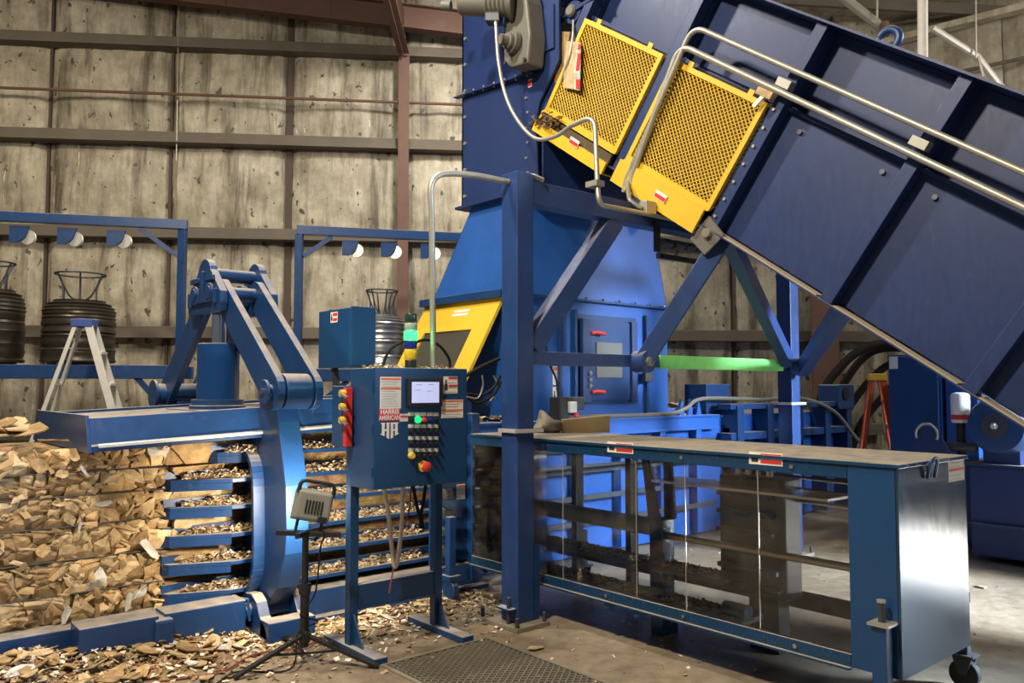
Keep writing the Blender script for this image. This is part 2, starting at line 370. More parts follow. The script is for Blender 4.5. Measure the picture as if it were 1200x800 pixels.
def sticker(parent, o, xd, yd, wdt, hgt, bands, lines=0, name='sticker', icon=False, label=None):
    """flat printed label: white ground, coloured bands [(y0,y1,mat)] in 0..1, thin print lines"""
    xd, yd = V(xd).normalized(), V(yd).normalized(); nd = xd.cross(yd); o = V(o)
    def q(mb, x0, x1, y0, y1, t): 
        mb.obox(o + xd * ((x0 + x1) / 2 * wdt) + yd * ((y0 + y1) / 2 * hgt) + nd * t, xd, yd, nd, (x1 - x0) / 2 * wdt, (y1 - y0) / 2 * hgt, .0008)
    mb = MB(); q(mb, 0, 1, 0, 1, .001); st = mb.build(name, 'white', parent, label=label)
    for (y0, y1, mt) in bands:
        mb = MB(); q(mb, .36 if icon else .04, .97, y0, y1, .0025); mb.build('print_band', mt, st)
    if icon:
        mb = MB(); q(mb, .08, .28, .2, .55, .0025); q(mb, .12, .22, .55, .8, .0025); mb.build('pictogram', 'darkink', st)
    if lines:
        mb = MB()
        for i in range(lines):
            y = .08 + .84 * i / max(lines - 1, 1)
            if any(a - .03 < y < b + .03 for a, b, _ in bands): continue
            q(mb, .08, .9 - .2 * random.random(), y - .008, y + .008, .0025)
        if mb.v: mb.build('print_lines', 'ink', st, kind='stuff')
    return st

# ================================================================== THE SETTING
from mathutils import noise as MN
mb = MB(); mb.box(-8, 22, -8, 22, -.2, 0); fl = mb.build('floor', 'floor', kind='structure')
def wall_pt(l, z, off=0.0): return hall(l, 12.4 + .1007 * l - off, z)
WT = (wall_pt(1, 0) - wall_pt(0, 0)).normalized(); WN = (wall_pt(0, 0, 1) - wall_pt(0, 0)).normalized()
GIRTS = [-.5, .92, 2.38, 3.84, 5.25, 6.68, 8.1]
mb = MB(); mb.prism([wall_pt(-15, 0, -.25), wall_pt(6.6, 0, -.25), wall_pt(6.6, 8.2, -.25), wall_pt(-15, 8.2, -.25)], -WN * .1)
wb = mb.build('wall_back', 'insul', kind='structure')
def quilt(name, a, t, n, width, z0, z1, mat, parent, seed, nx=12, nz=64, girts=GIRTS):
    mb = MB(); vs = []; fs = []
    for j in range(nz + 1):
        z = z0 + (z1 - z0) * j / nz
        k = max(i for i in range(len(girts)) if girts[i] <= z); f = (z - girts[k]) / (girts[k + 1] - girts[k])
        for i in range(nx + 1):
            u = i / nx
            o = .09 * math.sin(math.pi * f) ** .7 * (math.sin(math.pi * u) ** .35)
            p = a + t * (width * u)
            o += .035 * MN.noise(V((width * u * 5 + seed * 9.1, z * 1.1, seed))) + .02 * MN.noise(V((width * u * 14 + z * 3, z * 2.5, seed * 3.3)))
            if u in (0, 1): o -= .05
            q = p + n * o; vs.append((q.x, q.y, z))
    for j in range(nz):
        for i in range(nx):
            b = j * (nx + 1) + i; fs.append((b, b + 1, b + nx + 2, b + nx + 1))
    mb.add(vs, fs); return mb.build(name, mat, parent, smooth=60)
PW = 1.72
for k in range(-6, 6):
    l0 = -3.37 + PW * k
    wdt = PW if l0 + PW < 6.1 else max(6.1 - l0, .05)
    if l0 > 5.8: continue
    quilt('insulation_panel', wall_pt(l0, 0), WT, WN, wdt - .012, .02, 7.9, 'insul', wb, k + 20)
    a = wall_pt(l0, 0, -.02); sw = .055 if k == 0 else .022
    mb = MB(); mb.prism([a - WT * sw + V((0, 0, .02)), a + WT * sw + V((0, 0, .02)), a + WT * sw * (.8) + V((0, 0, 7.9)), a - WT * sw * .7 + V((0, 0, 7.9))], WN * .035)
    mb.build('seam_strip', 'seam', wb)
for g in GIRTS[1:6]:
    mb = MB(); mb.beam(wall_pt(-14.5, g, .10), wall_pt(5.85, g, .10), .2, .17); mb.build('girt', 'girt', wb, .01)
    mb = MB(); mb.beam(wall_pt(-14.5, g - .075, .22), wall_pt(5.85, g - .075, .22), .06, .02); mb.build('girt_lip', 'girt', wb)
mb = MB(); mb.tube([wall_pt(-14.5, 5.88, .3), wall_pt(4.5, 5.84, .3)], .022, 8); mb.build('rod', 'brown', wb)
# thin wires hanging down the insulation
for l, z0, z1 in ((-4.95, 4.9, 7.4), (-1.63, 4.6, 7.2)):
    mb = MB(); mb.tube([wall_pt(l, z1, .2), wall_pt(l + .02, z0, .2)], .008, 6); mb.build('hanging_wire', 'galv', wb)
# steel column, end-wall rafter and the frame rafter that comes towards the viewer
t1 = thing('trim_1', None, None, wall_pt(-1.62, 0, .35), kind='structure')
c0 = wall_pt(-1.62, 0, .35)
mb = MB(); mb.beam(c0, c0 + V((0, 0, 6.62)), .16, .014, WN); mb.build('column_flange', 'brown', t1)
mb = MB(); mb.beam(c0 + WN * -.12, c0 + WN * -.12 + V((0, 0, 6.62)), .014, .24, WN); mb.build('column_web', 'brown', t1)
r0 = wall_pt(-1.62, 6.5, .45); r1 = r0 + WN * 9 + V((0, 0, .95))
mb = MB(); mb.beam(r0 + V((0, 0, .05)), r1, .17, .02, V((0, 0, 1)) + WN * -.1); mb.build('frame_rafter_flange', 'brown', t1)
mb = MB(); mb.prism([r0 - WT * .007, r1 - WT * .007, r1 + V((0, 0, .4)) - WT * .007, r0 + V((0, 0, .7)) - WT * .007], WT * .014); mb.build('frame_rafter_web', 'brown', t1)
t2 = thing('trim_2', None, None, wall_pt(-6, 7, .4), kind='structure')
def raf(l): return 6.86 - .075 * (l + .78)
ra, rb = wall_pt(-11, raf(-11), .45), wall_pt(3.2, raf(3.2), .45)
mb = MB(); mb.beam(ra, rb, .17, .018); mb.build('rafter_bottom_flange', 'brown', t2)
mb = MB(); mb.prism([ra - WN * .005, rb - WN * .005, rb - WN * .005 + V((0, 0, .34)), ra - WN * .005 + V((0, 0, .34))], WN * .012); mb.build('rafter_web', 'brown', t2)
mb = MB(); mb.beam(ra + V((0, 0, .35)), rb + V((0, 0, .35)), .17, .018); mb.build('rafter_top_flange', 'brown', t2)
for l in (-4.2, -2.7, -.95):
    mb = MB(); a = wall_pt(l, raf(l) + .02, .42); mb.beam(a, a + V((0, 0, .3)), .04, .10, WN); mb.build('stiffener_plate', 'brown', t2)
t3 = thing('trim_3', None, None, wall_pt(4.9, 0, .5), kind='structure')
c1 = wall_pt(4.83, 0, .45)
mb = MB(); mb.beam(c1, c1 + V((0, 0, 6.4)), .42, .02, WN); mb.build('column_flange', 'brown', t3)
mb = MB(); mb.beam(c1 - WN * .2, c1 - WN * .2 + V((0, 0, 6.4)), .02, .36, WN); mb.build('column_web', 'brown', t3)
# right-hand wall
ea, eb = hall(5.93, 12.97), hall(7.43, 11.73); RWT = (eb - ea).normalized(); RWN = V((0, 0, 1)).cross(RWT)
if RWN.dot(-ea) < 0: RWN = -RWN
mb = MB(); mb.prism([ea - RWN * .3, ea + RWT * 15 - RWN * .3, ea + RWT * 15 - RWN * .3 + V((0, 0, 7.6)), ea - RWN * .3 + V((0, 0, 7.6))], -RWN * .1); wr = mb.build('wall_right', 'insul2', kind='structure')
RG = [-1.2, 1.0, 3.2, 5.6, 7.3, 9.5]
for k in range(8):
    quilt('insulation_panel', ea + RWT * (1.8 * k) - RWN * .1, RWT, RWN, 1.79, .02, 7.25, 'insul2', wr, 60 + k, 8, 40, RG)
for g in RG[1:4]:
    mb = MB(); mb.beam(ea + RWT * .2 + RWN * .05 + V((0, 0, g)), ea + RWT * 14.6 + RWN * .05 + V((0, 0, g)), .16, .16); mb.build('girt', 'girt', wr, .01)
t4 = thing('trim_4', None, None, ea + V((0, 0, 7.1)), kind='structure')
mb = MB(); mb.beam(ea + RWN * .12 + V((0, 0, 7.12)), ea + RWT * 14.6 + RWN * .12 + V((0, 0, 7.12)), .2, .10); mb.build('eave_strut', 'roofing', t4, .01)
mb = MB(); mb.tube([ea + RWT * .9 + RWN * .2 + V((0, 0, 6.35)), ea + RWT * 14 + RWN * .2 + V((0, 0, 6.3))], .03, 8); mb.build('sag_rod', 'girt', t4)
# ceiling: insulated roof with purlins
def roof_z(p): l = p.dot(RT); return 7.32 - .045 * (l - 6) if l < 6 else 7.32
cpts = []
for l, f in ((-16, -4), (15, -4), (15, 14.2), (-16, 14.2)):
    p = hall(l, f); cpts.append(V((p.x, p.y, roof_z(p))))
mb = MB(); mb.prism(cpts, (0, 0, .12)); ce = mb.build('ceiling', 'roofing', kind='structure')
for f in (3.5, 5.0, 6.5, 8.0, 9.5, 11.2):
    a, b = hall(-15, f), hall(9, f + .9); mb = MB()
    mb.beam(V((a.x, a.y, roof_z(a) - .08)), V((b.x, b.y, roof_z(b) - .08)), .07, .16); mb.build('purlin', 'girt', ce)
# sprinkler pipes and rods under the roof on the right
sp = thing('sprinkler_pipe', 'thin galvanised pipes crossing under the roof above the conveyor', 'pipe', deep(1150, 70, 10))
mb = MB(); mb.tube([deep(1093, 33, 10.6), deep(1145, 66, 10.6), deep(1175, 104, 10.6)], .045, 8); mb.build('brace_pipe', 'alu', sp)
mb = MB(); mb.tube([deep(1143, -40, 10.5), deep(1144, 68, 10.5)], .012, 6); mb.build('hanger_rod', 'galv', sp)
mb = MB(); mb.tube([deep(1146, 66, 10.5), deep(1152, 90, 10.5)], .02, 6); mb.build('hanger_clip', 'galv', sp)
mb = MB(); mb.tube([deep(960, -25, 10.0), deep(1030, 30, 10.0)], .06, 8); mb.build('branch_pipe', 'galv', sp)
mb = MB(); mb.tube([deep(1028, -20, 9.9), deep(1028, 22, 9.9)], .014, 6); mb.build('hanger_rod', 'galv', sp)
mb = MB(); mb.cyl(deep(1037, 26, 9.9), deep(1037, 42, 9.9), .05, 10); mb.build('drop_fitting', 'brown', sp)
vp = MB(); vp.tube([deep(1081, -60, 7.6), deep(1081.5, 120, 7.6)], .045, 14)
tag(vp.build('downpipe', 'white', smooth=50, loc=deep(1081, 60, 7.6)), 'white vertical pipe dropping from the roof behind the conveyor', 'pipe')

# ================================================================== THE BALER
BAL = thing('horizontal_baler', 'long blue horizontal baler with side slats and an A-shaped clamp frame', 'baler', (3, 5.9, 0))
def stadium(p, q, r1, r2, x, n=9):     # rounded link outline in the plane X = x
    p, q = V(p), V(q); d = (q - p).normalized(); a0 = math.atan2(d.z, d.y)
    out = []
    for i in range(n + 1):
        t = a0 + math.pi / 2 + math.pi * i / n; out.append(V((x, p.y + r1 * math.cos(t), p.z + r1 * math.sin(t))))
    for i in range(n + 1):
        t = a0 - math.pi / 2 + math.pi * i / n; out.append(V((x, q.y + r2 * math.cos(t), q.z + r2 * math.sin(t))))
    return out
# floor rails and base
mb = MB(); mb.box(-.9, 4.1, 5.30, 6.75, 0, .19); mb.build('base_frame', 'blue', BAL, .008)
mb = MB(); mb.box(1.15, 1.58, 5.08, 5.29, 0, .235); mb.build('floor_rail', 'blue', BAL, .008)
mb = MB(); mb.box(1.62, 2.12, 5.10, 5.29, 0, .235); mb.build('floor_rail', 'blue', BAL, .008)
mb = MB(); mb.box(1.55, 1.66, 5.05, 5.29, 0, .215); mb.build('rail_joint', 'blue', BAL, .02)
mb = MB(); mb.box(2.40, 4.1, 5.16, 5.299, 0, .20); mb.build('floor_rail', 'blue', BAL, .008)
mb = MB(); mb.box(2.40, 4.1, 5.08, 5.16, 0, .035); mb.build('rail_flange', 'blue', BAL, .005)
# side slats: ledge + upright web, the outfeed ends taper in
SLZ = [.246, .43, .61, .79, .965, 1.13]
for i, z in enumerate(SLZ):
    xl = 1.70 if i < 5 else 2.0
    sl = MB(); sl.prism([(xl, 5.455, z), (xl + .03, 5.40, z), (xl + .38, 5.26, z), (3.95, 5.25, z), (3.95, 5.475, z), (xl, 5.475, z)], (0, 0, .028)); so = sl.build('side_slat', 'blue', BAL, .004)
    sl = MB(); sl.prism([(xl, 5.44, z + .028), (3.95, 5.40, z + .028), (3.95, 5.47, z + .028), (xl, 5.47, z + .028)], (0, 0, .05)); sl.build('slat_web', 'blue', so)
    sl = MB(); sl.prism([(xl, 5.452, z - .045), (xl + .03, 5.40, z - .045), (xl + .38, 5.264, z - .045), (xl + .38, 5.29, z - .045), (xl, 5.475, z - .045)], (0, 0, .045)); sl.build('slat_nose', 'blue', so)
# hinged tension plate on top of the bale
TS = .045
def pz(x, dz=0): return 1.222 + TS * (x - 1.195) + dz
def along(pts, x0, x1): return [(x0, y, pz(x0, dz)) for y, dz in pts], (x1 - x0, 0, TS * (x1 - x0))
mb = MB(); mb.prism(*along([(5.24, 0), (5.24, .03), (6.76, .03), (6.76, 0)], 1.20, 3.95)); mb.build('tension_plate', 'blue', BAL, .004)
for nm, s in (('side_beam', 1), ('side_beam', -1)):
    yy = lambda d: 5.2 + d if s > 0 else 6.79 - d
    mb = MB(); mb.prism(*along([(yy(0), -.012), (yy(0), .022), (yy(.022), .03), (yy(.09), .185), (yy(.16), .185), (yy(.16), .15), (yy(.12), .15), (yy(.07), -.012)], 1.215, 3.95)); mb.build(nm, 'blue', BAL, .003)
    mb = MB(); mb.prism(*along([(yy(-.012), .012), (yy(-.012), .026), (yy(.015), .034), (yy(.015), .02)], 1.25, 3.9)); mb.build('wear_strip', 'alu', BAL)
mb = MB(); mb.prism([(1.195, 5.19, pz(1.195, -.015)), (1.195, 5.285, pz(1.195, .205)), (1.195, 6.705, pz(1.195, .205)), (1.195, 6.80, pz(1.195, -.015))], (.02, 0, 0)); mb.build('end_plate', 'blue', BAL, .003)
mb = MB(); mb.prism(*along([(5.34, .14), (5.34, .165), (6.64, .165), (6.64, .14)], 1.216, 3.9)); mb.build('deck_plate', 'blue', BAL)
mb = MB(); mb.box(2.64, 4.06, 5.26, 5.46, 1.33, 1.51); mb.build('top_beam', 'blue', BAL, .006)
mb = MB(); mb.box(2.64, 4.06, 5.22, 5.26, 1.30, 1.325); mb.build('top_beam_lip', 'blue', BAL)
# near clamp arm (profile cut from plate, standing on a floor hinge)
AX0, AX1 = 2.25, 2.40
def ap(px, py, x=AX0): p = onX(px, py, x); return (x, p.y, max(p.z, .08))
prof = [ap(*q) for q in ((318, 452), (323, 475), (329, 520), (335, 570), (336, 620), (334, 650), (324, 690), (309, 714), (288, 716), (283, 703), (283, 524), (298, 512), (304, 480), (303, 456))]
mb = MB(); mb.prism(prof, (AX1 - AX0, 0, 0)); mb.build('clamp_arm', 'blue', BAL, .006)
cpath = [V(ap(*q)) for q in ((282, 521), (295, 525), (304, 538), (308, 560), (309, 600), (309, 650), (306, 677), (298, 694), (279, 704))]
cpath = spline(cpath, 4); mb = MB(); k0 = None
for i in range(len(cpath) - 1):
    a, b = cpath[i], cpath[i + 1]; t = (b - a).normalized(); nrm = V((0, t.z, -t.y)) * .016
    mb.hexa([a - nrm + V((-.075, 0, 0)), b - nrm + V((-.075, 0, 0)), b + nrm + V((-.075, 0, 0)), a + nrm + V((-.075, 0, 0)), a - nrm, b - nrm, b + nrm, a + nrm])
mb.build('arm_flange', 'blue', BAL)
NP = V((0, 4.90, 1.565)); FP = V((0, 7.0, 1.53)); CN = V((0, 5.80, 2.27)); CF = V((0, 6.10, 2.27)); CT = V((0, 5.95, 2.33))
mb = MB(); mb.cyl((2.14, NP.y, NP.z), (2.50, NP.y, NP.z), .045, 18); mb.build('arm_pin', 'blue', BAL, smooth=40)
mb = MB(); mb.cyl((2.235, NP.y, NP.z), (2.415, NP.y, NP.z), .115, 26); mb.build('arm_boss', 'blue', BAL, .004, smooth=40)
mb = MB(); mb.cyl((2.12, NP.y, NP.z), (2.14, NP.y, NP.z), .075, 20); mb.build('pin_cap', 'blue', BAL, .004, smooth=40)
mb = MB(); mb.cyl((2.105, NP.y, NP.z), (2.12, NP.y, NP.z), .022, 12); mb.build('grease_nipple', 'steel', BAL)
for x in (2.17, 2.43):
    mb = MB(); mb.prism(stadium((x, CN.y, CN.z), (x, NP.y, NP.z), .105, .12, x), (.05, 0, 0)); mb.build('near_link', 'blue', BAL, .004)
    mb = MB(); mb.prism(stadium((x, CF.y, CF.z), (x, FP.y, FP.z), .105, .12, x), (.05, 0, 0)); mb.build('far_link', 'blue', BAL, .004)
for x in (2.11, 2.485):
    pts = [(5.64, 2.13), (5.62, 2.19), (5.63, 2.27)] + [(CT.y + .13 * math.cos(math.radians(t)) * 1.0, 2.40 + .13 * math.sin(math.radians(t))) for t in range(160, 19, -14)] + [(6.27, 2.27), (6.28, 2.19), (6.26, 2.13)]
    mb = MB(); mb.prism([(x, y, z) for y, z in pts], (.055, 0, 0)); mb.build('crosshead_plate', 'blue', BAL, .004)
for c in (CN, CF):
    mb = MB(); mb.cyl((2.08, c.y, c.z), (2.58, c.y, c.z), .05, 18); mb.build('crosshead_pin', 'blue', BAL, smooth=40)
    mb = MB(); mb.cyl((2.085, c.y, c.z), (2.108, c.y, c.z), .07, 18); mb.build('pin_cap', 'blue', BAL, .003, smooth=40)
mb = MB(); mb.cyl((2.16, CT.y, 2.42), (2.49, CT.y, 2.42), .05, 18); mb.build('crosshead_bar', 'blue', BAL, smooth=40)
# retainer plates and lugs on the crosshead face
for y, z, hy, hz in ((5.95, 2.24, .10, .035), (5.80, 2.375, .07, .018), (6.10, 2.375, .07, .018), (5.95, 2.36, .02, .075), (5.70, 2.24, .02, .05), (6.2, 2.24, .02, .05)):
    mb = MB(); mb.box(2.085, 2.11, y - hy, y + hy, z - hz, z + hz); mb.build('retainer_lug', 'blue', BAL, .004)
# far clamp arm
mb = MB(); mb.prism([(2.25, 6.95, 1.55), (2.25, 7.1, 1.55), (2.25, 7.22, .7), (2.25, 7.05, .1), (2.25, 6.82, .1), (2.25, 6.82, 1.2)], (.15, 0, 0)); mb.build('clamp_arm', 'blue', BAL, .005)
mb = MB(); mb.cyl((2.10, FP.y, FP.z), (2.52, FP.y, FP.z), .09, 18); mb.build('arm_boss', 'blue', BAL, smooth=40)
mb = MB(); mb.cyl((2.08, FP.y, FP.z), (2.10, FP.y, FP.z), .12, 18); mb.build('pin_cap', 'blue', BAL, smooth=40)
# clamp cylinder on the tension plate
CC = V((2.24, 5.98, 0))
mb = MB(); mb.lathe([(1.50, .150), (1.905, .150), (1.915, .14)], CC, (0, 0, 1), 32); mb.build('clamp_cylinder', 'bluegloss', BAL, smooth=35)
mb = MB(); mb.lathe([(1.40, .20), (1.455, .20), (1.46, .185), (1.50, .185)], CC, (0, 0, 1), 32); mb.build('cylinder_base', 'blue', BAL, smooth=35)
mb = MB(); mb.box(2.0, 2.5, 5.55, 6.4, 1.40, 1.43); mb.build('cylinder_mount', 'blue', BAL, .004)
mb = MB(); mb.cyl((CC.x, CC.y, 1.9), (CC.x, CC.y, 2.2), .052, 20); mb.build('cylinder_rod', 'chrome', BAL, smooth=35)
mb = MB(); mb.tube(spline([(2.33, 5.86, 1.88), (2.38, 5.78, 1.78), (2.42, 5.66, 1.62), (2.46, 5.45, 1.50), (2.5, 5.35, 1.49)], 5), .012, 8); mb.build('hydraulic_hose', 'hose', BAL, smooth=60)
mb = MB(); mb.cyl((2.36, 5.88, 1.9), (2.36, 5.88, 2.0), .014, 8); mb.build('indicator_rod', 'lensdark', BAL)
# floor hinge under the near arm
hb = [(5.28, .02), (5.28, .20), (5.22, .25), (5.12, .26), (5.04, .22), (4.99, .14), (4.90, .10), (4.86, .02)]
mb = MB(); mb.prism([(2.16, y, z) for y, z in hb], (.075, 0, 0)); mb.build('hinge_cheek', 'blue', BAL, .006)
mb = MB(); mb.prism([(2.415, y, z) for y, z in hb], (.06, 0, 0)); mb.build('hinge_cheek', 'blue', BAL, .006)
mb = MB(); mb.box(2.16, 2.475, 4.84, 4.98, .005, .13); mb.build('hinge_base', 'blue', BAL, .008)
mb = MB(); mb.cyl((2.12, 5.14, .15), (2.48, 5.14, .15), .05, 18); mb.build('hinge_pin', 'blue', BAL, smooth=40)
mb = MB(); mb.tube([(2.14, 5.22, .10), (2.13, 5.22, .22), (2.13, 5.10, .235), (2.14, 5.09, .10)], .009, 6); mb.build('pin_keeper', 'blue', BAL)
# end frame of the charge box, with its label strip
mb = MB(); mb.box(3.97, 4.05, 5.14, 5.34, .06, 1.38); ef = mb.build('end_frame', 'blue', BAL, .006)
mb = MB(); mb.box(3.62, 3.98, 5.20, 5.235, .22, 1.33); mb.build('end_plate', 'blue', BAL, .004)
for i in range(7):
    z = .30 + i * .145
    mb = MB(); mb.box(3.64, 3.74, 5.10, 5.20, z, z + .07); mb.build('wire_guide', 'darkgrey', BAL, .01)
    mb = MB(); mb.cyl((3.66, 5.09, z + .035), (3.72, 5.09, z + .035), .045, 12); mb.build('guide_roller', 'steel', BAL, smooth=40)
for z, h in ((1.02, .16), (.84, .16), (.70, .12)):
    sticker(BAL, (3.86, 5.198, z), (1, 0, 0), (0, 0, 1), .085, h, [(.8, .93, 'orange')], 4, 'warning_strip')
# long charge box body behind the clear guard
mb = MB(); mb.box(4.06, 10.35, 5.38, 6.85, .02, 1.27); mb.build('charge_box', 'royal', BAL, .006)
mb = MB(); mb.box(4.10, 7.5, 5.28, 5.40, 1.135, 1.155); mb.build('beam_bottom_flange', 'royal', BAL)
mb = MB(); mb.box(4.10, 7.5, 5.30, 5.379, 1.156, 1.27); mb.build('beam_web', 'royal', BAL)
mb = MB(); mb.box(4.10, 7.5, 5.28, 5.40, 1.271, 1.289); mb.build('beam_top_flange', 'royal', BAL)
for x in (4.25, 4.75, 5.3, 5.9, 6.5, 7.1, 7.7):
    mb = MB(); mb.box(x, x + .09, 5.29, 5.379, .05, 1.134); mb.build('body_rib', 'royal', BAL, .004)
for z in (.32, .55, .80, 1.0):
    mb = MB(); mb.box(4.2, 7.4, 5.265, 5.289, z, z + .045); mb.build('needle_bar', 'darkgrey', BAL)
mb = MB(); mb.box(4.2, 7.4, 5.12, 5.265, .87, .895); mb.build('needle_shelf', 'steel', BAL)
# cylinder end of the baler beyond the portal
mb = MB(); mb.box(7.6, 10.2, 5.2, 5.38, 1.0, 1.08); mb.build('rear_rail', 'blue', BAL, .004)
mb = MB(); mb.box(7.6, 10.2, 5.2, 5.38, 1.34, 1.40); mb.build('rear_rail', 'blue', BAL, .004)
for x in (7.7, 8.3, 8.95, 9.6, 10.15):
    mb = MB(); mb.box(x, x + .12, 5.18, 5.40, .05, 1.38); mb.build('rear_stanchion', 'blue', BAL, .004)
mb = MB(); mb.box(9.9, 10.3, 5.15, 5.45, 1.3, 1.62); el = mb.build('lifting_lug', 'blue', BAL, .02)
mb = MB(); mb.cyl((10.05, 5.13, 1.5), (10.05, 5.16, 1.5), .08, 18); mb.build('lug_hole', 'black', el)
mb = MB(); mb.box(7.5, 7.95, 5.45, 5.75, 1.271, 1.62); mb.build('valve_box', 'blue', BAL, .006)
mb = MB(); mb.box(6.75, 7.4, 5.45, 6.0, 1.271, 1.36); mb.build('top_hatch', 'royal', BAL, .006)
for x in (6.95, 7.1, 7.25):
    mb = MB(); mb.prism([(x, 5.4, 1.29), (x + .09, 5.4, 1.29), (x + .045, 5.4, 1.46)], (0, .03, 0)); mb.build('gusset', 'royal', BAL)
mb = MB(); mb.tube(spline([(5.2, 5.34, 1.31), (6.6, 5.33, 1.31), (7.0, 5.35, 1.36), (7.3, 5.35, 1.46), (8.4, 5.33, 1.44), (9.2, 5.25, 1.44), (9.7, 5.12, 1.28), (10.0, 5.0, .95), (10.3, 4.9, .7)], 6), .022, 8); mb.build('hydraulic_hose', 'grey', BAL, smooth=60)

# ------------------------------------------------------------------ hopper
HOP = thing('feed_hopper', 'bright blue flared feed hopper standing on the baler behind the portal frame', 'hopper', (5.75, 6.0, 1.3))
HX0, HX1, HY0, HY1, HZ0, HZ1, HZ2 = 4.745, 6.76, 5.40, 6.84, 1.29, 2.42, 3.38
TX0, TX1, TY0, TY1 = 4.90, 6.72, 5.56, 6.36
lo = [V((HX0, HY0, HZ1)), V((HX1, HY0, HZ1)), V((HX1, HY1, HZ1)), V((HX0, HY1, HZ1))]
hi = [V((TX0, TY0, HZ2)), V((TX1, TY0, HZ2)), V((TX1, TY1, HZ2)), V((TX0, TY1, HZ2))]
for i in range(4):
    j = (i + 1) % 4; n = (lo[j] - lo[i]).cross(V((0, 0, 1))).normalized() * -.012
    mb = MB(); mb.prism([lo[i], lo[j], hi[j], hi[i]], n); mb.build('flare_panel', 'royal', HOP)
for (x0, x1, y0, y1) in ((HX0, HX1, HY0, HY0 + .02), (HX0, HX1, HY1 - .02, HY1), (HX0, HX0 + .02, HY0 + .021, HY1 - .021), (HX1 - .02, HX1, HY0 + .021, HY1 - .021)):
    mb = MB(); mb.box(x0, x1, y0, y1, HZ0, HZ1 - .02); mb.build('lower_panel', 'royal', HOP)
mb = MB(); mb.box(HX0 - .05, HX1 + .05, HY0 - .05, HY0, HZ1 - .02, HZ1); mb.build('flange', 'blue', HOP)
mb = MB(); mb.box(HX0 - .05, HX0, HY0 + .001, HY1 + .05, HZ1 - .02, HZ1); mb.build('flange', 'blue', HOP)
for i in range(9):
    x = HX0 + .06 + i * .235
    mb = MB(); mb.cyl((x, HY0 - .03, HZ1), (x, HY0 - .03, HZ1 + .022), .016, 6); mb.build('bolt', 'steel', HOP)
# ribs and access door on the side facing the aisle
for x in (5.16, 5.35, 6.38):
    mb = MB(); mb.box(x, x + .035, HY0 - .045, HY0, HZ0 + .03, HZ1 - .10); mb.build('stiffener', 'blue', HOP, .004)
mb = MB(); mb.box(5.40, 6.25, HY0 - .012, HY0, 1.42, 2.28); mb.build('door_seat', 'blue', HOP)
mb = MB(); mb.box(5.44, 5.56, HY0 - .06, HY0 - .012, 1.44, 2.24); mb.build('hinge_post', 'navy', HOP, .006)
mb = MB(); mb.box(6.14, 6.22, HY0 - .06, HY0 - .012, 1.44, 2.24); mb.build('latch_post', 'navy', HOP, .006)
mb = MB(); mb.box(5.57, 6.13, HY0 - .035, HY0 - .012, 1.46, 2.22); dr = mb.build('access_door', 'blue', HOP, .004)
mb = MB(); mb.box(5.64, 6.0, HY0 - .05, HY0 - .035, 1.68, 2.02); mb.build('dusty_panel', 'grey', dr)
for z in (1.54, 2.10):
    mb = MB(); mb.tube([(5.55, HY0 - .07, z), (5.60, HY0 - .085, z + .01), (5.72, HY0 - .075, z)], .018, 8); mb.build('latch_handle', 'red', dr, smooth=50)
for z in (1.66, 1.72, 1.60):
    mb = MB(); mb.cyl((5.52, HY0 - .06, z), (5.52, HY0 - .085, z), .022, 10); mb.build('hinge_bolt', 'steel', HOP)
mb = MB(); mb.box(6.30, 6.42, HY0 - .09, HY0 - .046, 1.64, 1.74); mb.build('limit_switch', 'black', HOP, .008)
sticker(HOP, (5.12 - .02, HY0 - .003, 1.42), (1, 0, 0), (0, 0, 1), .11, .17, [(.82, .95, 'red')], 3, 'warning_sticker', True)
sticker(HOP, (5.12 - .02, HY0 - .003, 1.61), (1, 0, 0), (0, 0, 1), .11, .17, [(.78, .95, 'orange')], 4, 'warning_sticker')
mb = MB(); mb.tube(spline([(4.95, 5.34, 2.0), (4.99, 5.32, 1.8), (5.05, 5.30, 1.66), (5.06, 5.28, 1.5)], 5), .010, 6); mb.build('sensor_cable', 'hose', HOP)
# small valve cluster by the door foot
mb = MB(); mb.box(4.98, 5.10, 5.18, 5.32, 1.29, 1.50); mb.build('valve_body', 'black', HOP, .01)
mb = MB(); mb.box(5.08, 5.17, 5.15, 5.25, 1.36, 1.46); mb.build('valve_cover', 'alu', HOP, .008)
mb = MB(); mb.box(5.19, 5.34, 5.22, 5.34, 1.38, 1.50); mb.build('solenoid', 'darkgrey', HOP, .012)
mb = MB(); mb.cyl((5.16, 5.18, 1.34), (5.16, 5.14, 1.34), .022, 10); mb.build('red_cap', 'red', HOP)
# yellow sloping guard on the outfeed side
YG = thing('yellow_slope_guard', 'yellow framed sloping guard with a dark window below the hopper', 'guard', (4.4, 6.0, 1.3))
def yg(u, v): # u 0..1 along Y (far to near), v 0..1 down the slope
    return V((4.70 - .50 * v, 6.82 - 1.22 * u + .03 * v, 2.40 - .92 * v))
GN = (yg(1, 0) - yg(0, 0)).cross(yg(0, 1) - yg(0, 0)).normalized()
if GN.x > 0: GN = -GN
def ygp(name, uv, mat, t=.03, off=0, par=None):
    mb = MB(); mb.prism([yg(*q) + GN * off for q in uv], GN * t); return mb.build(name, mat, par or YG)
ygp('guard_frame', [(0, 0), (1, 0), (1, .32), (0, .32)], 'yellow')
ygp('guard_frame', [(0, .32), (.17, .32), (.17, .92), (0, .92)], 'yellow')
ygp('guard_frame', [(.80, .32), (1, .32), (1, .92), (.80, .92)], 'yellow')
ygp('guard_frame', [(0, .92), (1, .92), (1, 1.02), (0, 1.02)], 'yellow')
ygp('window_sheet', [(.17, .32), (.80, .32), (.80, .92), (.17, .92)], 'guardwin', .008, .005)
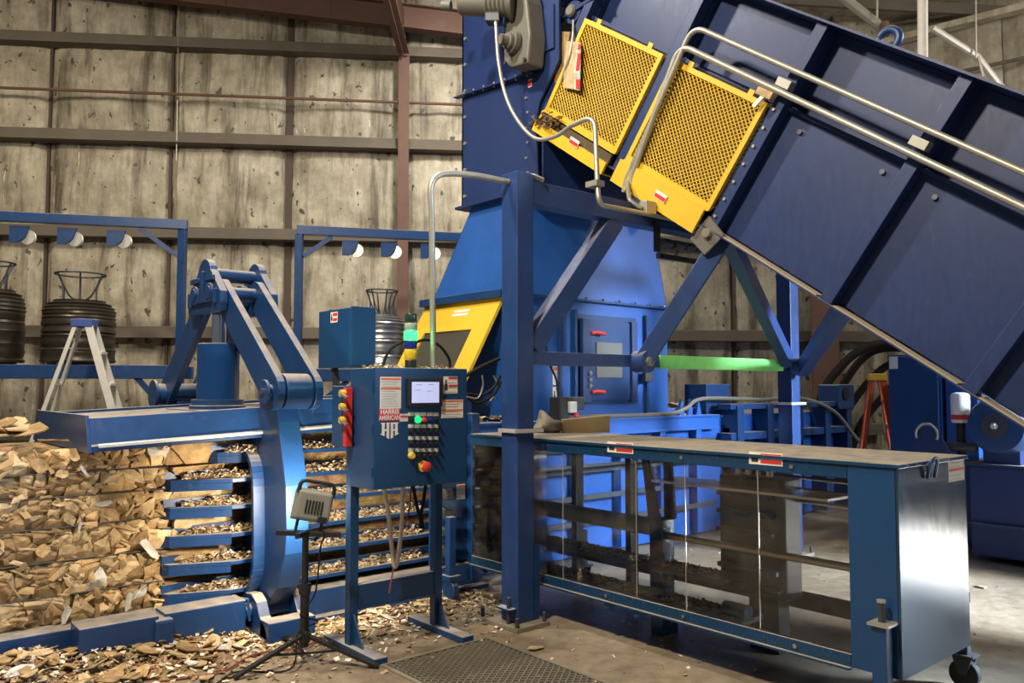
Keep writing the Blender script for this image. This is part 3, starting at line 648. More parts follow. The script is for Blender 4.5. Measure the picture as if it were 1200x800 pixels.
for u in (.48, .52): ygp('vent_slot', [(.46, .10 + u - .48), (.66, .10 + u - .48), (.66, .125 + u - .48), (.46, .125 + u - .48)], 'white', .002, .031)
mb = MB(); mb.box(4.60, 4.74, 5.55, 6.84, 2.40, 2.47); mb.build('guard_top_rail', 'blue', YG, .004)

# ================================================================== PORTAL FRAME UNDER THE CONVEYOR
POR = thing('portal_frame', 'dark blue square-tube portal frame carrying the conveyor on bolted legs', 'steel frame', (5.3, 4.17, 0))
PY0, PY1 = 4.10, 4.25
mb = MB(); mb.box(3.55, 3.70, PY0, PY1 + .02, .03, 3.065); p1 = mb.build('post', 'postblue', POR, .008)
mb = MB(); mb.box(6.98, 7.13, PY0, PY1, .03, 2.75); mb.build('post', 'postblue', POR, .008)
mb = MB(); mb.box(3.701, 6.979, PY0 + .005, PY1 - .005, 2.86, 3.02); mb.build('top_beam', 'postblue', POR, .006)
mb = MB(); mb.box(3.701, 6.979, PY0 + .02, PY1 - .03, 1.745, 1.838); mb.build('brace_beam', 'postblue', POR, .006)
mb = MB(); mb.box(5.06, 6.86, PY0 + .012, PY1 - .022, 1.738, 1.845); mb.build('green_light_sleeve', 'greenglow', POR, .003, label='green light on the brace, painted as a sleeve')  # thin sleeve coloured as the green light on the brace
for x in (3.625, 7.055):
    mb = MB(); mb.box(x - .15, x + .14, PY0 - .08, PY1 + .10, 0, .03); bp = mb.build('base_plate', 'grate', POR, .004)
    for dx, dy in ((-.13, -.06), (.11, -.06), (-.13, .30), (.11, .30)):
        mb = MB(); mb.cyl((x + dx, PY0 + dy, .03), (x + dx, PY0 + dy, .09), .014, 8); mb.build('anchor_bolt', 'darkgrey', bp)
mb = MB(); mb.box(3.49, 3.549, PY0 + .01, PY1, .12, .13); mb.build('foot_bracket', 'postblue', POR)
mb = MB(); mb.cyl((3.515, PY0 + .05, .03), (3.515, PY0 + .05, .20), .014, 8); mb.build('jacking_bolt', 'darkgrey', POR)
mb = MB(); mb.prism([(3.701, PY0 + .002, .03), (3.75, PY0 + .002, .03), (3.75, PY0 + .002, .52), (3.701, PY0 + .002, .535)], (0, .01, 0)); mb.build('splice_plate', 'blue', POR)
# strap clamp round each post
for x0, x1, z in ((3.53, 3.72, 1.285), (6.96, 7.15, 1.42)):
    mb = MB(); mb.box(x0 - .02, x1 + .05, PY0 - .02, PY0 - .005, z, z + .025); mb.build('strap', 'alu', POR)
    mb = MB(); mb.box(x0, x0 + .018, PY0 - .004, PY1 + .03, z, z + .025); mb.build('strap', 'alu', POR)
def leg(name, p, q, wd=.10, h=.12): mb = MB(); mb.beam(p, q, wd, h); return mb.build(name, 'postblue', POR, .006)
leg('diagonal_brace', (3.72, 4.175, 1.86), (4.58, 4.175, 2.86), .12, .15)
CVB = V((5.16, 3.56, 2.74))
leg('conveyor_leg', (4.80, 4.07, 1.78), CVB, .10, .14)
leg('conveyor_leg', (6.86, 4.07, 1.83), CVB + V((.06, .03, .02)), .10, .13)
leg('conveyor_leg', (7.06, 4.03, 1.76), (5.24, 2.66, 2.16), .10, .14)
for x, y in ((4.80, 4.01), (7.03, 3.97)):
    mb = MB(); mb.cyl((x, y, 1.785), (x, y + .13, 1.785), .085, 20); k = mb.build('pin_boss', 'postblue', POR, .004, smooth=40)
    mb = MB(); mb.cyl((x, y - .025, 1.785), (x, y, 1.785), .04, 6); mb.build('pin_nut', 'goldrod', k)

# ================================================================== THE INCLINED CONVEYOR
CON = thing('inclined_conveyor', 'navy steel conveyor climbing from lower right to the hopper', 'conveyor', (5.8, 2.0, 0))
CA = math.radians(35.0); U = V((0, math.cos(CA), math.sin(CA))); W = V((0, -math.sin(CA), math.cos(CA)))
CROT = Matrix.Rotation(math.radians(4.0), 3, 'Z'); CPIV = V((5.1, 3.59, 0))     # the conveyor stands a few degrees off the baler's square
def cv(u, v, x): return CPIV + CROT @ (V((x, 3.59, 2.79)) + U * u + W * v - CPIV)
def slab(name, u0, u1, v0, v1, x0, x1, mat='navy', par=None, bevel=0.0):
    mb = MB(); mb.prism([cv(u0, v0, x0), cv(u1, v0, x0), cv(u1, v1, x0), cv(u0, v1, x0)], CROT @ V((x1 - x0, 0, 0))); return mb.build(name, mat, par or CON, bevel)
CTOP, CX0, CX1 = 1.56, 5.10, 6.45
STF = [2.18, 1.08, 0.0, -1.06, -2.10, -3.15]
for i in range(len(STF) - 1):
    a, b = STF[i + 1] + .001, STF[i] - .001
    slab('upper_side_panel', a, b, .985, CTOP - .02, 5.20, 5.22)
    lp = slab('lower_side_panel', a, b, .001, .955, 5.13, 5.15)
    if i >= 2:
        for u in (a + .18, b - .2):
            mb = MB(); mb.cyl(cv(u, .86, 5.11), cv(u, .86, 5.13), .018, 8); mb.build('panel_bolt', 'steel', lp)
    slab('belt_ledge', a, b, .956, .984, 5.08, 5.19)
for u in STF:
    st = slab('stiffener', u - .045, u + .045, -.02, CTOP - .016, 5.02, 5.125, 'navy', None, .004)
    slab('stiffener_upper', u - .05, u - .042, .99, CTOP - .02, 5.126, 5.199, 'navy', st)
slab('top_flange', -3.2, 2.2, CTOP - .015, CTOP, 4.96, 5.24)
slab('bottom_flange', -3.2, 2.2, -.03, -.021, 5.0, 5.24, 'navy')
slab('bottom_pan', -3.2, 2.2, -.02, .0, 5.24, CX1, 'navy')
slab('far_side', -3.2, 2.2, -.02, CTOP, CX1, CX1 + .02, 'navy')
slab('top_cover', -3.2, 2.4, CTOP, CTOP + .006, 5.12, CX1 + .02, 'navy')
# tail section carrying on down out of the picture
for u0, u1 in ((-4.2, -3.2),):
    slab('tail_side', u0, u1, -.02, CTOP, 5.13, 5.15); slab('tail_side', u0, u1, -.02, CTOP, CX1, CX1 + .02)
for u0, u1 in ((-.99, -.05), (-2.03, -1.13), (-3.08, -2.17)):   # thin edge of settled dust on the bottom flange
    slab('dust_line', u0, u1, -.02, -.011, 5.01, 5.129, 'dustline')
# lifting eye on the top edge
mb = MB(); c = cv(-.34, CTOP + .06, 5.3)
mb.tube(arc(c, U, W, .07, 0, 2 * math.pi * .98, 24), .028, 10); mb.build('lifting_eye', 'blue', CON, smooth=60)
# yellow expanded-metal guards
def mesh_guard(u0, u1, lab):
    gx = 4.995
    root = slab('mesh_guard', u0, u1, .90, .94, gx, gx + .03, 'yellow'); root['label'] = lab
    slab('guard_rail', u0, u1, .10, .14, gx, gx + .03, 'yellow', root)
    slab('guard_stile', u0, u0 + .04, .141, .899, gx, gx + .03, 'yellow', root)
    slab('guard_stile', u1 - .04, u1, .141, .899, gx, gx + .03, 'yellow', root)
    sk = MB(); sk.prism([cv(u0, .099, gx), cv(u1, .099, gx), cv(u1, .085, gx - .02), cv(u0, .085, gx - .02)], (.03, 0, 0)); sk.build('fold', 'yellow', root)
    slab('guard_skirt', u0 + .02, u1 + .02, -.10, .085 if u0 < 1 else -.005, gx - .03, gx - .005, 'yellow', root)
    if u0 > 1: slab('skirt_slot', u0 + .02, u1, -.004, .07, gx - .006, gx + .02, 'dustpan', root)
    slab('return_lip', u0 + .02, u1 + .02, -.11, -.10, gx - .03, 5.12, 'yellow', root)
    slab('end_gusset', u1 - .005, u1 + .02, -.10, .085, gx - .004, 5.08, 'yellow', root)
    mb = MB(); pu, pv, tw = .042, .036, .0046
    nu = int((u1 - u0 - .08) / pu); nv = int(.76 / pv); du = (u1 - u0 - .08) / nu; dv = .76 / nv
    for j in range(nv):
        for s_ in (1, -1):
            pts = []
            for i in range(2 * nu + 1):
                zz = (.5 if (i % 2 == 0) else 0) * s_
                pts.append((u0 + .04 + i * du / 2, .14 + (j + .5) * dv + zz * dv))
            k = len(mb.v)
            for (a, b) in pts:
                mb.v += [cv(a, b - tw, gx + .010), cv(a, b + tw, gx + .016)]
            for i in range(2 * nu): mb.f.append((k + 2 * i, k + 2 * i + 2, k + 2 * i + 3, k + 2 * i + 1))
    mb.build('expanded_mesh', 'yellow', root)
    for u in (u0 + .14, u1 - .2):
        mb = MB(); mb.prism([cv(u, .94, gx), cv(u + .05, .94, gx), cv(u + .05, .98, gx), cv(u, .98, gx)], (.012, 0, 0)); mb.build('hang_tab', 'yellow', root)
    sticker(root, cv((u0 + u1) / 2 + .02, -.03, gx - .031), -U, W, .13, .06, [(.1, .6, 'red')], 0, 'warning_sticker')
    slab('dusty_return_pan', u0, u1, .10, .95, 5.075, 5.10, 'dustpan', root)
M['dustpan'] = paint('dusty_pan', (0.085, 0.060, 0.032), .8, 0, .5, scuff=.5)
mesh_guard(.07, 1.02, 'yellow expanded-metal guard nearest the portal pivot')
mesh_guard(1.14, 2.12, 'yellow expanded-metal guard under the cardboard jam')
# guard switch and bracket
mb = MB(); mb.obox(cv(.10, 1.0, 4.97), U, W, (1, 0, 0), .07, .035, .03); mb.build('switch_bracket', 'cardlight', CON, .004)
mb = MB(); mb.beam(cv(.10, .97, 4.955), cv(.13, .88, 4.955), .03, .02, (1, 0, 0)); mb.build('switch_lever', 'white', CON)
# bolts beside guards
for u in (.03,):
    for k in range(7):
        mb = MB(); mb.cyl(cv(u - .02, .08 + k * .14, 5.005), cv(u - .02, .08 + k * .14, 5.02), .012, 6); mb.build('bolt', 'galv', CON)
# pivot bracket at the leg head
mb = MB(); mb.prism([cv(.05, .06, 5.0), cv(.10, -.16, 5.0), cv(-.08, -.2, 5.0), cv(-.14, .0, 5.0)], (.02, 0, 0)); pb = mb.build('pivot_plate', 'grey', CON)
mb = MB(); mb.cyl(cv(-.02, -.05, 4.96), cv(-.02, -.05, 5.0), .035, 8); mb.build('pivot_bolt', 'goldrod', pb)
# return idlers seen below the pan
for k in range(4):
    mb = MB(); mb.cyl((5.3 + k * .16, 4.28, 2.80), (5.42 + k * .16, 4.28, 2.80), .035, 10); mb.build('idler_roller', 'darkgrey', CON, smooth=40)
mb = MB(); mb.box(5.25, 6.0, 4.26, 4.30, 2.66, 2.70); mb.build('idler_frame', 'black', CON)

# head box where the conveyor drops into the hopper
HEAD = thing('head_box', 'tall navy head box above the hopper with bolted seams', 'chute', (5.7, 5.9, 3.4))
HBX = 4.86
def hb_(px, py): p = onX(px, py, HBX); return (HBX, p.y, p.z)
zt = 6.4
a = hb_(541, 240); b = hb_(645, 214)
mb = MB(); mb.prism([(HBX, a[1], 3.40), (HBX, 5.32, 3.40), (HBX, 5.36, 4.0), hb_(632, 120), hb_(655, 70), (HBX, 5.05, 4.78), (HBX, 5.05, zt), (HBX, a[1], zt)], (.02, 0, 0)); mb.build('side_panel', 'navy', HEAD)
mb = MB(); mb.box(HBX, 6.7, a[1] - .02, a[1], 3.40, zt); mb.build('rear_panel', 'navy', HEAD)
mb = MB(); mb.box(6.68, 6.7, 5.05, a[1] - .021, 3.40, zt); mb.build('side_panel', 'navy', HEAD)
mb = MB(); mb.box(HBX + .021, 6.68, 5.28, 5.30, 3.40, 3.9); mb.build('front_panel', 'navy', HEAD)
mb = MB(); mb.box(HBX - .05, 6.75, 5.30, a[1] + .05, 3.375, 3.40); mb.build('bottom_flange', 'navy', HEAD)
f0, f1 = hb_(541, 114), hb_(628, 86)
mb = MB(); mb.beam(V(f0) + V((-.03, .06, 0)), V(f1) + V((-.03, 0, 0)), .06, .012); mb.build('seam_flange', 'navy', HEAD)
for k in range(7):
    p = V(f0).lerp(V(f1), (k + .5) / 7); mb = MB(); mb.cyl(p + V((-.035, 0, -.02)), p + V((-.035, 0, .03)), .009, 6); mb.build('seam_bolt', 'galv', HEAD)
for k in range(11):
    z = 3.5 + k * .27; mb = MB(); mb.cyl((HBX - .016, a[1] - .06, z), (HBX, a[1] - .06, z), .018, 8); mb.build('edge_bolt', 'galv', HEAD)
for k in range(6):
    mb = MB(); mb.cyl((HBX - .016, 5.46 + (k % 2) * .02, 3.55 + k * .14), (HBX, 5.46 + (k % 2) * .02, 3.55 + k * .14), .012, 8); mb.build('edge_bolt', 'galv', HEAD)
sticker(HEAD, hb_(619, 103), (0, -1, 0), (0, 0, 1), .05, .075, [(.15, .85, 'red')], 0, 'warning_sticker')
mb = MB(); mb.box(4.90, 6.5, 5.4, 5.6, 3.7, 5.2); mb.build('inner_baffle', 'darkgrey', HEAD)
# gear motor hung on the head box
GM = thing('gear_motor', 'dusty grey shaft-mounted gear motor on the head box', 'motor', (4.6, 5.3, 4.9))
gx = 4.64
def gp(px, py, x=gx): p = onX(px, py, x); return (x, p.y, p.z)
gb = [gp(*q) for q in ((590, -30), (590, 30), (590, 72), (598, 79), (618, 74), (621, 40), (617, 0), (608, -30))]
mb = MB(); mb.prism(gb, (.20, 0, 0)); g0 = mb.build('gearbox', 'grey', GM, .02)
c = V(gp(604, 50)); mb = MB(); mb.lathe([(0, .10), (.05, .10), (.051, .075), (.09, .075), (.091, .05), (.16, .045)], c, (-1, .15, 0), 24); mb.build('output_cap', 'grey', GM, smooth=35)
c = V(gp(605, 4)); mb = MB(); mb.lathe([(0, .15), (.04, .15), (.05, .125)] + [(.06 + .02 * i, .13 if i % 2 else .118) for i in range(10)] + [(.27, .12), (.50, .115), (.52, .10)], c + V((-.02, 0, .0)), (-.55, .8, .12), 24); mb.build('motor_body', 'grey', GM, smooth=35)
mb = MB(); mb.obox(c + V((-.13, .16, -.12)), (-.55, .8, .12), (0, 0, 1), (.8, .55, 0), .07, .05, .06); mb.build('terminal_box', 'darkgrey', GM, .01)
mb = MB(); mb.lathe([(0, .045), (.09, .045)], c + V((-.36, .50, .05)), (-.55, .8, .12), 14); mb.build('fan_cap', 'grey', GM, smooth=40)
for q in ((593, 74), (616, 70), (593, 30)):
    p = V(gp(*q)); mb = MB(); mb.cyl(p + V((-.02, 0, 0)), p, .016, 6); mb.build('case_bolt', 'darkgrey', GM)
mb = MB(); mb.box(4.841, 4.858, 5.1, 5.5, 4.6, 5.0); mb.build('torque_bracket', 'navy', GM)
# take-up sensor with round head and cardboard caught below it
TU = thing('take_up_bearing', 'round grey bearing with a threaded rod at the conveyor head', 'bearing', cv(2.45, 1.15, 5.0))
c = onX(671, 14, 4.95); mb = MB(); mb.lathe([(0, .05), (.03, .055), (.05, .04)], c, (-1, -.1, 0), 18); mb.build('bearing_cap', 'grey', TU, smooth=40)
mb = MB(); mb.cyl(c + V((.0, 0, 0)), c + V((.16, 0, 0)), .10, 18); mb.build('bearing_flange', 'navy', TU, smooth=40)
mb = MB(); mb.tube(spline([onX(672, 24, 4.93), onX(671, 45, 4.88), onX(666, 70, 4.86), onX(658, 95, 4.90)], 5), .012, 8); mb.build('threaded_rod', 'galv', TU, smooth=60)
mb = MB(); mb.beam(onX(650, 28, 4.95), onX(700, -5, 4.95), .04, .03); mb.build('tie_bar', 'navy', TU)
CB = thing('jammed_carton', 'torn brown carton with a red and white edge jammed at the conveyor head', 'box', onX(662, 105, 4.93))
mb = MB(); mb.prism([onX(*q, 4.93) for q in ((643, 37), (670, 38), (664, 70), (658, 97), (652, 98), (646, 75))], (-.02, 0, 0)); mb.build('carton_flap', 'card', CB)
mb = MB(); mb.prism([onX(*q, 4.89) for q in ((666, 49), (681, 50), (680, 106), (662, 103), (663, 75))], (-.02, 0, 0)); mb.build('carton_side', 'cardlight', CB)
mb = MB(); mb.prism([onX(*q, 4.868) for q in ((677, 50), (681, 51), (680, 106), (674, 105), (673, 84))], (-.004, 0, 0)); mb.build('printed_edge', 'paper', CB)
for q in (((677, 63), (681, 62), (679, 82), (675, 83)), ((675, 93), (680, 93), (680, 105), (675, 104)), ((678, 51), (681, 52), (680, 58), (677, 58))):
    mb = MB(); mb.prism([onX(*p, 4.863) for p in q], (-.003, 0, 0)); mb.build('red_print', 'red', CB)
mb = MB(); mb.prism([onX(*q, 4.915) for q in ((645, 50), (648, 52), (652, 96), (648, 88))], (-.006, 0, 0)); mb.build('red_print', 'red', CB)

# ================================================================== CONTROL CABINET
CAB = thing('control_cabinet', 'blue control cabinet with touch screen and button rows on a steel stand', 'control panel', (2.86, 4.38, 0))
KX0, KX1, KY0, KY1, KZ0, KZ1 = 2.455, 3.123, 4.10, 4.39, .995, 1.7055
mb = MB(); mb.box(KX0, KX1, KY0 + .025, KY1, KZ0, KZ1); mb.build('cabinet_body', 'blue2', CAB, .006)
mb = MB(); mb.box(KX0 - .004, KX1 + .004, KY0, KY0 + .0245, KZ0 + .004, KZ1 + .003); door = mb.build('cabinet_door', 'blue2', CAB, .006)
XD, ZD = V((1, 0, 0)), V((0, 0, 1)); FY = KY0 - .0005
def K(px, py): p = onY(px, py, FY); return p
def kq(name, x0, y0, x1, y1, mat, t=.01, par=None, bev=0):
    a, b = K(x0, y1), K(x1, y0); mb = MB(); mb.box(a.x, b.x, FY - t, FY, a.z, b.z); return mb.build(name, mat, par or CAB, bev)
# touch screen
hm = kq('touch_screen', 476, 443, 517, 477, 'black', .018, None, .004)
a, b = K(480.5, 472), K(512.5, 447.5); mb = MB(); mb.box(a.x, b.x, FY - .020, FY - .0185, a.z, b.z); mb.build('display', 'screen', hm)
for k, (u, v) in enumerate(((.15, .86), (.6, .86), (.12, .6), (.55, .55))):
    mb = MB(); x = a.x + (b.x - a.x) * u; z = a.z + (b.z - a.z) * v; mb.box(x, x + .04, FY - .0208, FY - .0201, z, z + .004); mb.build('display_text', 'ink', hm)
def kst(x0, y0, x1, y1, bands, lines, name='notice_label', icon=False):
    a, b = K(x0, y1), K(x1, y0); return sticker(CAB, (a.x, FY, a.z), XD, ZD, b.x - a.x, b.z - a.z, bands, lines, name, icon)
kst(445, 441.5, 470, 479, [(.90, .97, 'orange'), (.60, .66, 'orange')], 12)
kst(519.5, 441, 536, 461, [(.86, .98, 'red'), (.40, .52, 'red')], 4, 'warning_label', True)
kst(517, 468, 542.5, 490, [(.90, .98, 'orange'), (.40, .48, 'orange')], 7)
kst(468.5, 484.5, 478, 494, [(.55, .75, 'red')], 2)
# red name plate and white monogram
rp = kq('name_plate', 444, 478.5, 468.5, 493.2, 'red', .002)
pc = (K(444, 478.5) + K(468.5, 493.2)) / 2
text_mesh('HARRIS', .038, 'plate_lettering', 'white', rp, (pc.x, FY - .0022, K(456, 482.6).z), XD, ZD, .0006, .0012)
text_mesh('AMERICAN', .036, 'plate_lettering', 'white', rp, (pc.x, FY - .0022, K(456, 489.4).z), XD, ZD, .0006, .0010, xscale=.80)
lx0, lx1, lz0, lz1 = K(446, 504).x, K(467, 504).x, K(456, 514.5).z, K(456, 495).z
LW, LH = lx1 - lx0, lz1 - lz0
def lg(pts, par):
    mb = MB(); mb.prism([(lx0 + u * LW, FY - .0028, lz0 + v * LH) for u, v in pts], (0, .0025, 0)); return mb.build('monogram_stroke' if par else 'monogram', 'white', par or CAB)
m0 = lg([(.02, 1), (.24, 1), (.24, .93), (.21, .93), (.21, .20), (-.02, .32), (.07, .38), (.07, .93), (.02, .93)], None)
lg([(.32, 1), (.50, 1), (.49, .93), (.46, .93), (.46, .02), (.33, .10), (.33, .93), (.30, .93)], m0)
lg([(.21, .60), (.33, .60), (.33, .50), (.21, .50)], m0)
lg([(.56, 1), (.98, 1), (.98, .93), (.94, .93), (.94, .38), (1.02, .32), (.80, .20), (.80, .90), (.69, .90), (.69, .10), (.56, .02), (.56, .93), (.54, .93)], m0)
lg([(.69, .60), (.80, .60), (.80, .50), (.69, .50)], m0)
# selector switches and lamps in rows
cols = [481.5, 489, 496, 503.5, 510.5]
for r, yy in enumerate((488, 502, 516, 530)):
    for c_, xx in enumerate(cols):
        p = K(xx, yy)
        pl_ = sticker(CAB, (p.x - .020, FY, p.z + .004), XD, ZD, .040, .022, [], 0, 'legend_plate')
        mt = 'black'; q = p - ZD * .018
        if r == 0 and c_ == 1: mt = 'btngreen'
        if r == 0 and c_ == 2: mt = 'estop'
        if r == 3 and c_ == 0: mt = 'btnyellow'
        if r == 0 and c_ in (3, 4): mt = 'lensblue' if c_ == 3 else 'black'
        rr = .020 if mt in ('btngreen', 'btnyellow') else .014
        mb = MB(); mb.lathe([(0, rr * 1.1), (.012, rr * 1.1), (.013, rr * .85), (.026, rr * .8)], (q.x, FY, q.z), (0, -1, 0), 14); mb.build('push_button' if mt != 'black' else 'selector_switch', mt, CAB, smooth=40)
p = K(495.5, 546); mb = MB(); mb.lathe([(0, .034), (.006, .034), (.007, .020), (.03, .020)], (p.x, FY, p.z), (0, -1, 0), 20); es = mb.build('stop_collar', 'btnyellow', CAB, smooth=40)
mb = MB(); mb.lathe([(.03, .022), (.035, .030), (.048, .029), (.055, .018)], (p.x, FY, p.z), (0, -1, 0), 20); mb.build('mushroom_head', 'estop', es, smooth=40)
# hinges and latch
for z in (1.1, 1.35, 1.6):
    mb = MB(); mb.cyl((KX0 - .008, KY0 + .012, z - .03), (KX0 - .008, KY0 + .012, z + .03), .007, 8); mb.build('door_hinge', 'blue2', CAB)
# side panel with air fittings
mb = MB(); mb.box(KX0 - .05, KX0 - .001, KY1 - .01, KY1 + .14, 1.23, 1.60); mb.build('side_box', 'blue2', CAB, .006)
mb = MB(); mb.box(KX0 - .055, KX0 - .012, KY1 - .052, KY1 - .011, 1.235, 1.59); mf = mb.build('red_manifold', 'red', CAB, .004)
for z in (1.555, 1.475, 1.395):
    mb = MB(); mb.cyl((KX0 - .085, KY1 - .03, z), (KX0 - .055, KY1 - .03, z), .022, 12); f_ = mb.build('brass_fitting', 'ladderyellow', mf, smooth=40)
    mb = MB(); mb.beam((KX0 - .085, KY1 - .035, z), (KX0 - .075, KY1 - .10, z - .025), .016, .012); mb.build('tap_lever', 'goldrod', mf)
    mb = MB(); mb.cyl((KX0 - .035, KY1 - .01, z + .02), (KX0 - .035, KY1 + .004, z + .02), .014, 8); mb.build('brass_stub', 'ladderyellow', mf)
# stand
for x in (2.47, 3.095):
    mb = MB(); mb.box(x, x + .06, 4.40, 4.46, .042, 1.3 if x < 2.6 else .984); mb.build('stand_leg', 'blue2', CAB, .005)
    mb = MB(); mb.box(x - .015, x + .075, 4.08, 4.70, 0, .042); mb.build('stand_foot', 'blue2', CAB, .006)
    mb = MB(); mb.prism([(x + .024, 4.399, .042), (x + .024, 4.28, .042), (x + .024, 4.399, .22)], (.012, 0, 0)); mb.build('foot_gusset', 'blue2', CAB)
mb = MB(); mb.box(2.531, 3.094, 4.405, 4.455, .24, .39); mb.build('cross_bar', 'blue2', CAB, .004)
# cables hanging under the cabinet
mb = MB(); mb.tube(spline([onY(449, 566, 4.36), onY(455, 600, 4.33), onY(460, 650, 4.32), onY(463, 664, 4.32), onY(467, 650, 4.32), onY(471, 610, 4.34), onY(472, 566, 4.36)], 7), .014, 8); mb.build('white_conduit', 'rope', CAB, smooth=60)
mb = MB(); mb.tube(spline([onY(482, 568, 4.36), onY(479, 600, 4.35), onY(466, 640, 4.34), onY(456, 695, 4.36)], 6), .006, 6); mb.build('red_cord', 'copper', CAB)
for q in (((484, 568), (488, 590), (495, 619)), ((499, 568), (496, 588), (494, 600), (495, 618))):
    mb = MB(); mb.tube(spline([onY(*p, 4.36) for p in q], 6), .011, 8); mb.build('black_cable', 'hose', CAB)
# litter lying on the cabinet roof stays with the stuff further down
# signal tower on the cabinet roof
BEA = thing('signal_tower', 'stacked signal light with a glowing green segment on the control cabinet', 'signal light', (2.797, 4.25, KZ1 + .003))
for z0, z1, r_, mt in ((0, .055, .036, 'black'), (.055, .12, .040, 'lensyellow'), (.12, .175, .040, 'lensblue'), (.175, .235, .044, 'led'), (.235, .285, .040, 'lensoff'), (.285, .345, .038, 'lensdark')):
    mb = MB(); mb.lathe([(z0 + .002, r_ * .94), (z0 + .006, r_), (z1 - .006, r_), (z1 - .002, r_ * .94)], (2.797, 4.25, KZ1 + .003), (0, 0, 1), 20); mb.build('light_segment' if mt != 'black' else 'tower_base', mt, BEA, smooth=40)
pl = bpy.data.lights.new('green_segment_light', 'POINT'); pl.energy = 26; pl.color = (.05, 1, .3); pl.shadow_soft_size = .05
po = bpy.data.objects.new('green_segment_light', pl); COL.objects.link(po); po.location = (0, 0, .205); po.parent = BEA
# conduit from the portal post down to the cabinet
mb = MB(); cpts_ = fillet([(3.549, 4.19, 3.0), (3.26, 4.25, 3.02), (2.965, 4.30, 2.98), (2.985, 4.30, 2.7), (3.005, 4.30, KZ1 + .003)], .22, 8); mb.tube(cpts_, .020, 10)
tag(mb.build('conduit', 'galv', smooth=60, loc=(3.005, 4.30, 1.709)), 'bent galvanised conduit rising from the control cabinet to the portal post', 'pipe')

# blue electrical box behind the cabinet
JB = thing('junction_box', 'plain blue electrical box standing behind the control cabinet', 'electrical box', (3.35, 6.0, 1.38))
jx = 3.13
mb = MB(); mb.box(jx, jx + .225, 5.62, 6.14, 1.745, 2.215); jb = mb.build('box_body', 'blue2', JB, .006)
mb = MB(); mb.box(jx + .004, jx + .221, 5.598, 5.619, 1.75, 2.225); mb.build('box_lid', 'blue2', JB, .006)
sticker(JB, (jx - .0005, 5.93, 2.11), (0, -1, 0), ZD, .115, .085, [(.62, .9, 'red'), (.15, .4, 'red')], 0, 'warning_sticker', True)
for y in (5.95,):
    mb = MB(); mb.beam((jx + .1, y, 1.33), (jx + .05, y, 1.745), .05, .03, (0, 1, 0)); mb.build('stand_leg', 'darkgrey', JB)
mb = MB(); mb.beam((jx + .19, 5.70, 1.33), (jx + .19, 5.70, 1.745), .04, .04, (0, 1, 0)); mb.build('stand_leg', 'darkgrey', JB)
mb = MB(); mb.box(jx + .0, jx + .25, 5.66, 6.0, 1.31, 1.329); mb.build('stand_foot', 'darkgrey', JB)

# ================================================================== CLEAR GUARD OVER THE TYING UNIT
GD = thing('clear_guard', 'blue wheeled guard enclosure with clear side sheets and a dusty lid', 'guard enclosure', (4.2, 3.0, 0))
GX0, GX1, GY0, GY1, GZ0, GZ1 = 3.816, 4.61, 1.712, 4.95, .25, 1.235
CY = 1.955
mb = MB(); mb.box(GX0, GX0 + .012, GY0 + .013, CY, GZ0, GZ1 - .02); mb.build('corner_panel', 'blue2', GD, .003)
mb = MB(); mb.box(GX0, GX1, GY0, GY0 + .012, GZ0, GZ1 - .02); mb.build('end_panel', 'mirror', GD, .003)
lid = MB(); lid.box(GX0 - .012, GX1 + .012, GY0 - .012, GY1, GZ1 - .019, GZ1); lid.build('lid', 'gloss', GD, .003)
mb = MB(); mb.box(GX0, GX0 + .035, CY + .001, GY1, GZ1 - .085, GZ1 - .02); mb.build('top_rail', 'gloss', GD, .003)
mb = MB(); mb.box(GX0, GX0 + .04, CY + .001, GY1, GZ0, GZ0 + .06); mb.build('bottom_rail', 'gloss', GD, .003)
mb = MB(); mb.box(GX0 - .02, GX0 + .06, CY + .001, GY1, GZ0 - .012, GZ0 - .001); mb.build('bottom_lip', 'gloss', GD)
mb = MB(); mb.box(GX1 - .04, GX1, GY0 + .013, GY1, GZ0, GZ0 + .10); mb.build('bottom_rail', 'darkgrey', GD, .003)
mb = MB(); mb.box(GX1 - .035, GX1, GY0 + .013, GY1, GZ1 - .12, GZ1 - .02); mb.build('top_rail', 'darkgrey', GD, .003)
seams = [onX(x, 600, GX0).y for x in (887, 801.5, 744, 658)]
ys = [CY] + sorted(seams) + [GY1]
for i in range(len(ys) - 1):
    mb = MB(); mb.box(GX0 + .012, GX0 + .017, ys[i] + .003, ys[i + 1] - .003, GZ0 + .061, GZ1 - .086); mb.build('clear_sheet', 'clear', GD)
    if i:
        mb = MB(); mb.box(GX0 + .0115, GX0 + .0175, ys[i] - .0016, ys[i] + .0016, GZ0 + .061, GZ1 - .086); mb.build('sheet_joint', 'ink', GD)
for y in (2.25, 2.95, 3.55, 4.1):
    for z in (GZ0 + .03, GZ1 - .05):
        mb = MB(); mb.cyl((GX0 - .008, y, z), (GX0, y, z), .012, 8); mb.build('sheet_bolt', 'steel', GD)
for px, py in ((712, 516), (878, 530)):
    p = onX(px, py + 14, GX0); sticker(GD, (GX0 - .0005, p.y, p.z + .004), (0, -1, 0), ZD, .215 if px < 800 else .20, .066, [(.60, .90, 'red'), (.12, .42, 'red')], 0, 'warning_label', True)
p = onY(1111.5, 565, GY0); sticker(GD, (p.x, GY0 - .0005, p.z), XD, ZD, .195, .125, [(.86, .97, 'orange'), (.42, .53, 'orange')], 6, 'notice_label')
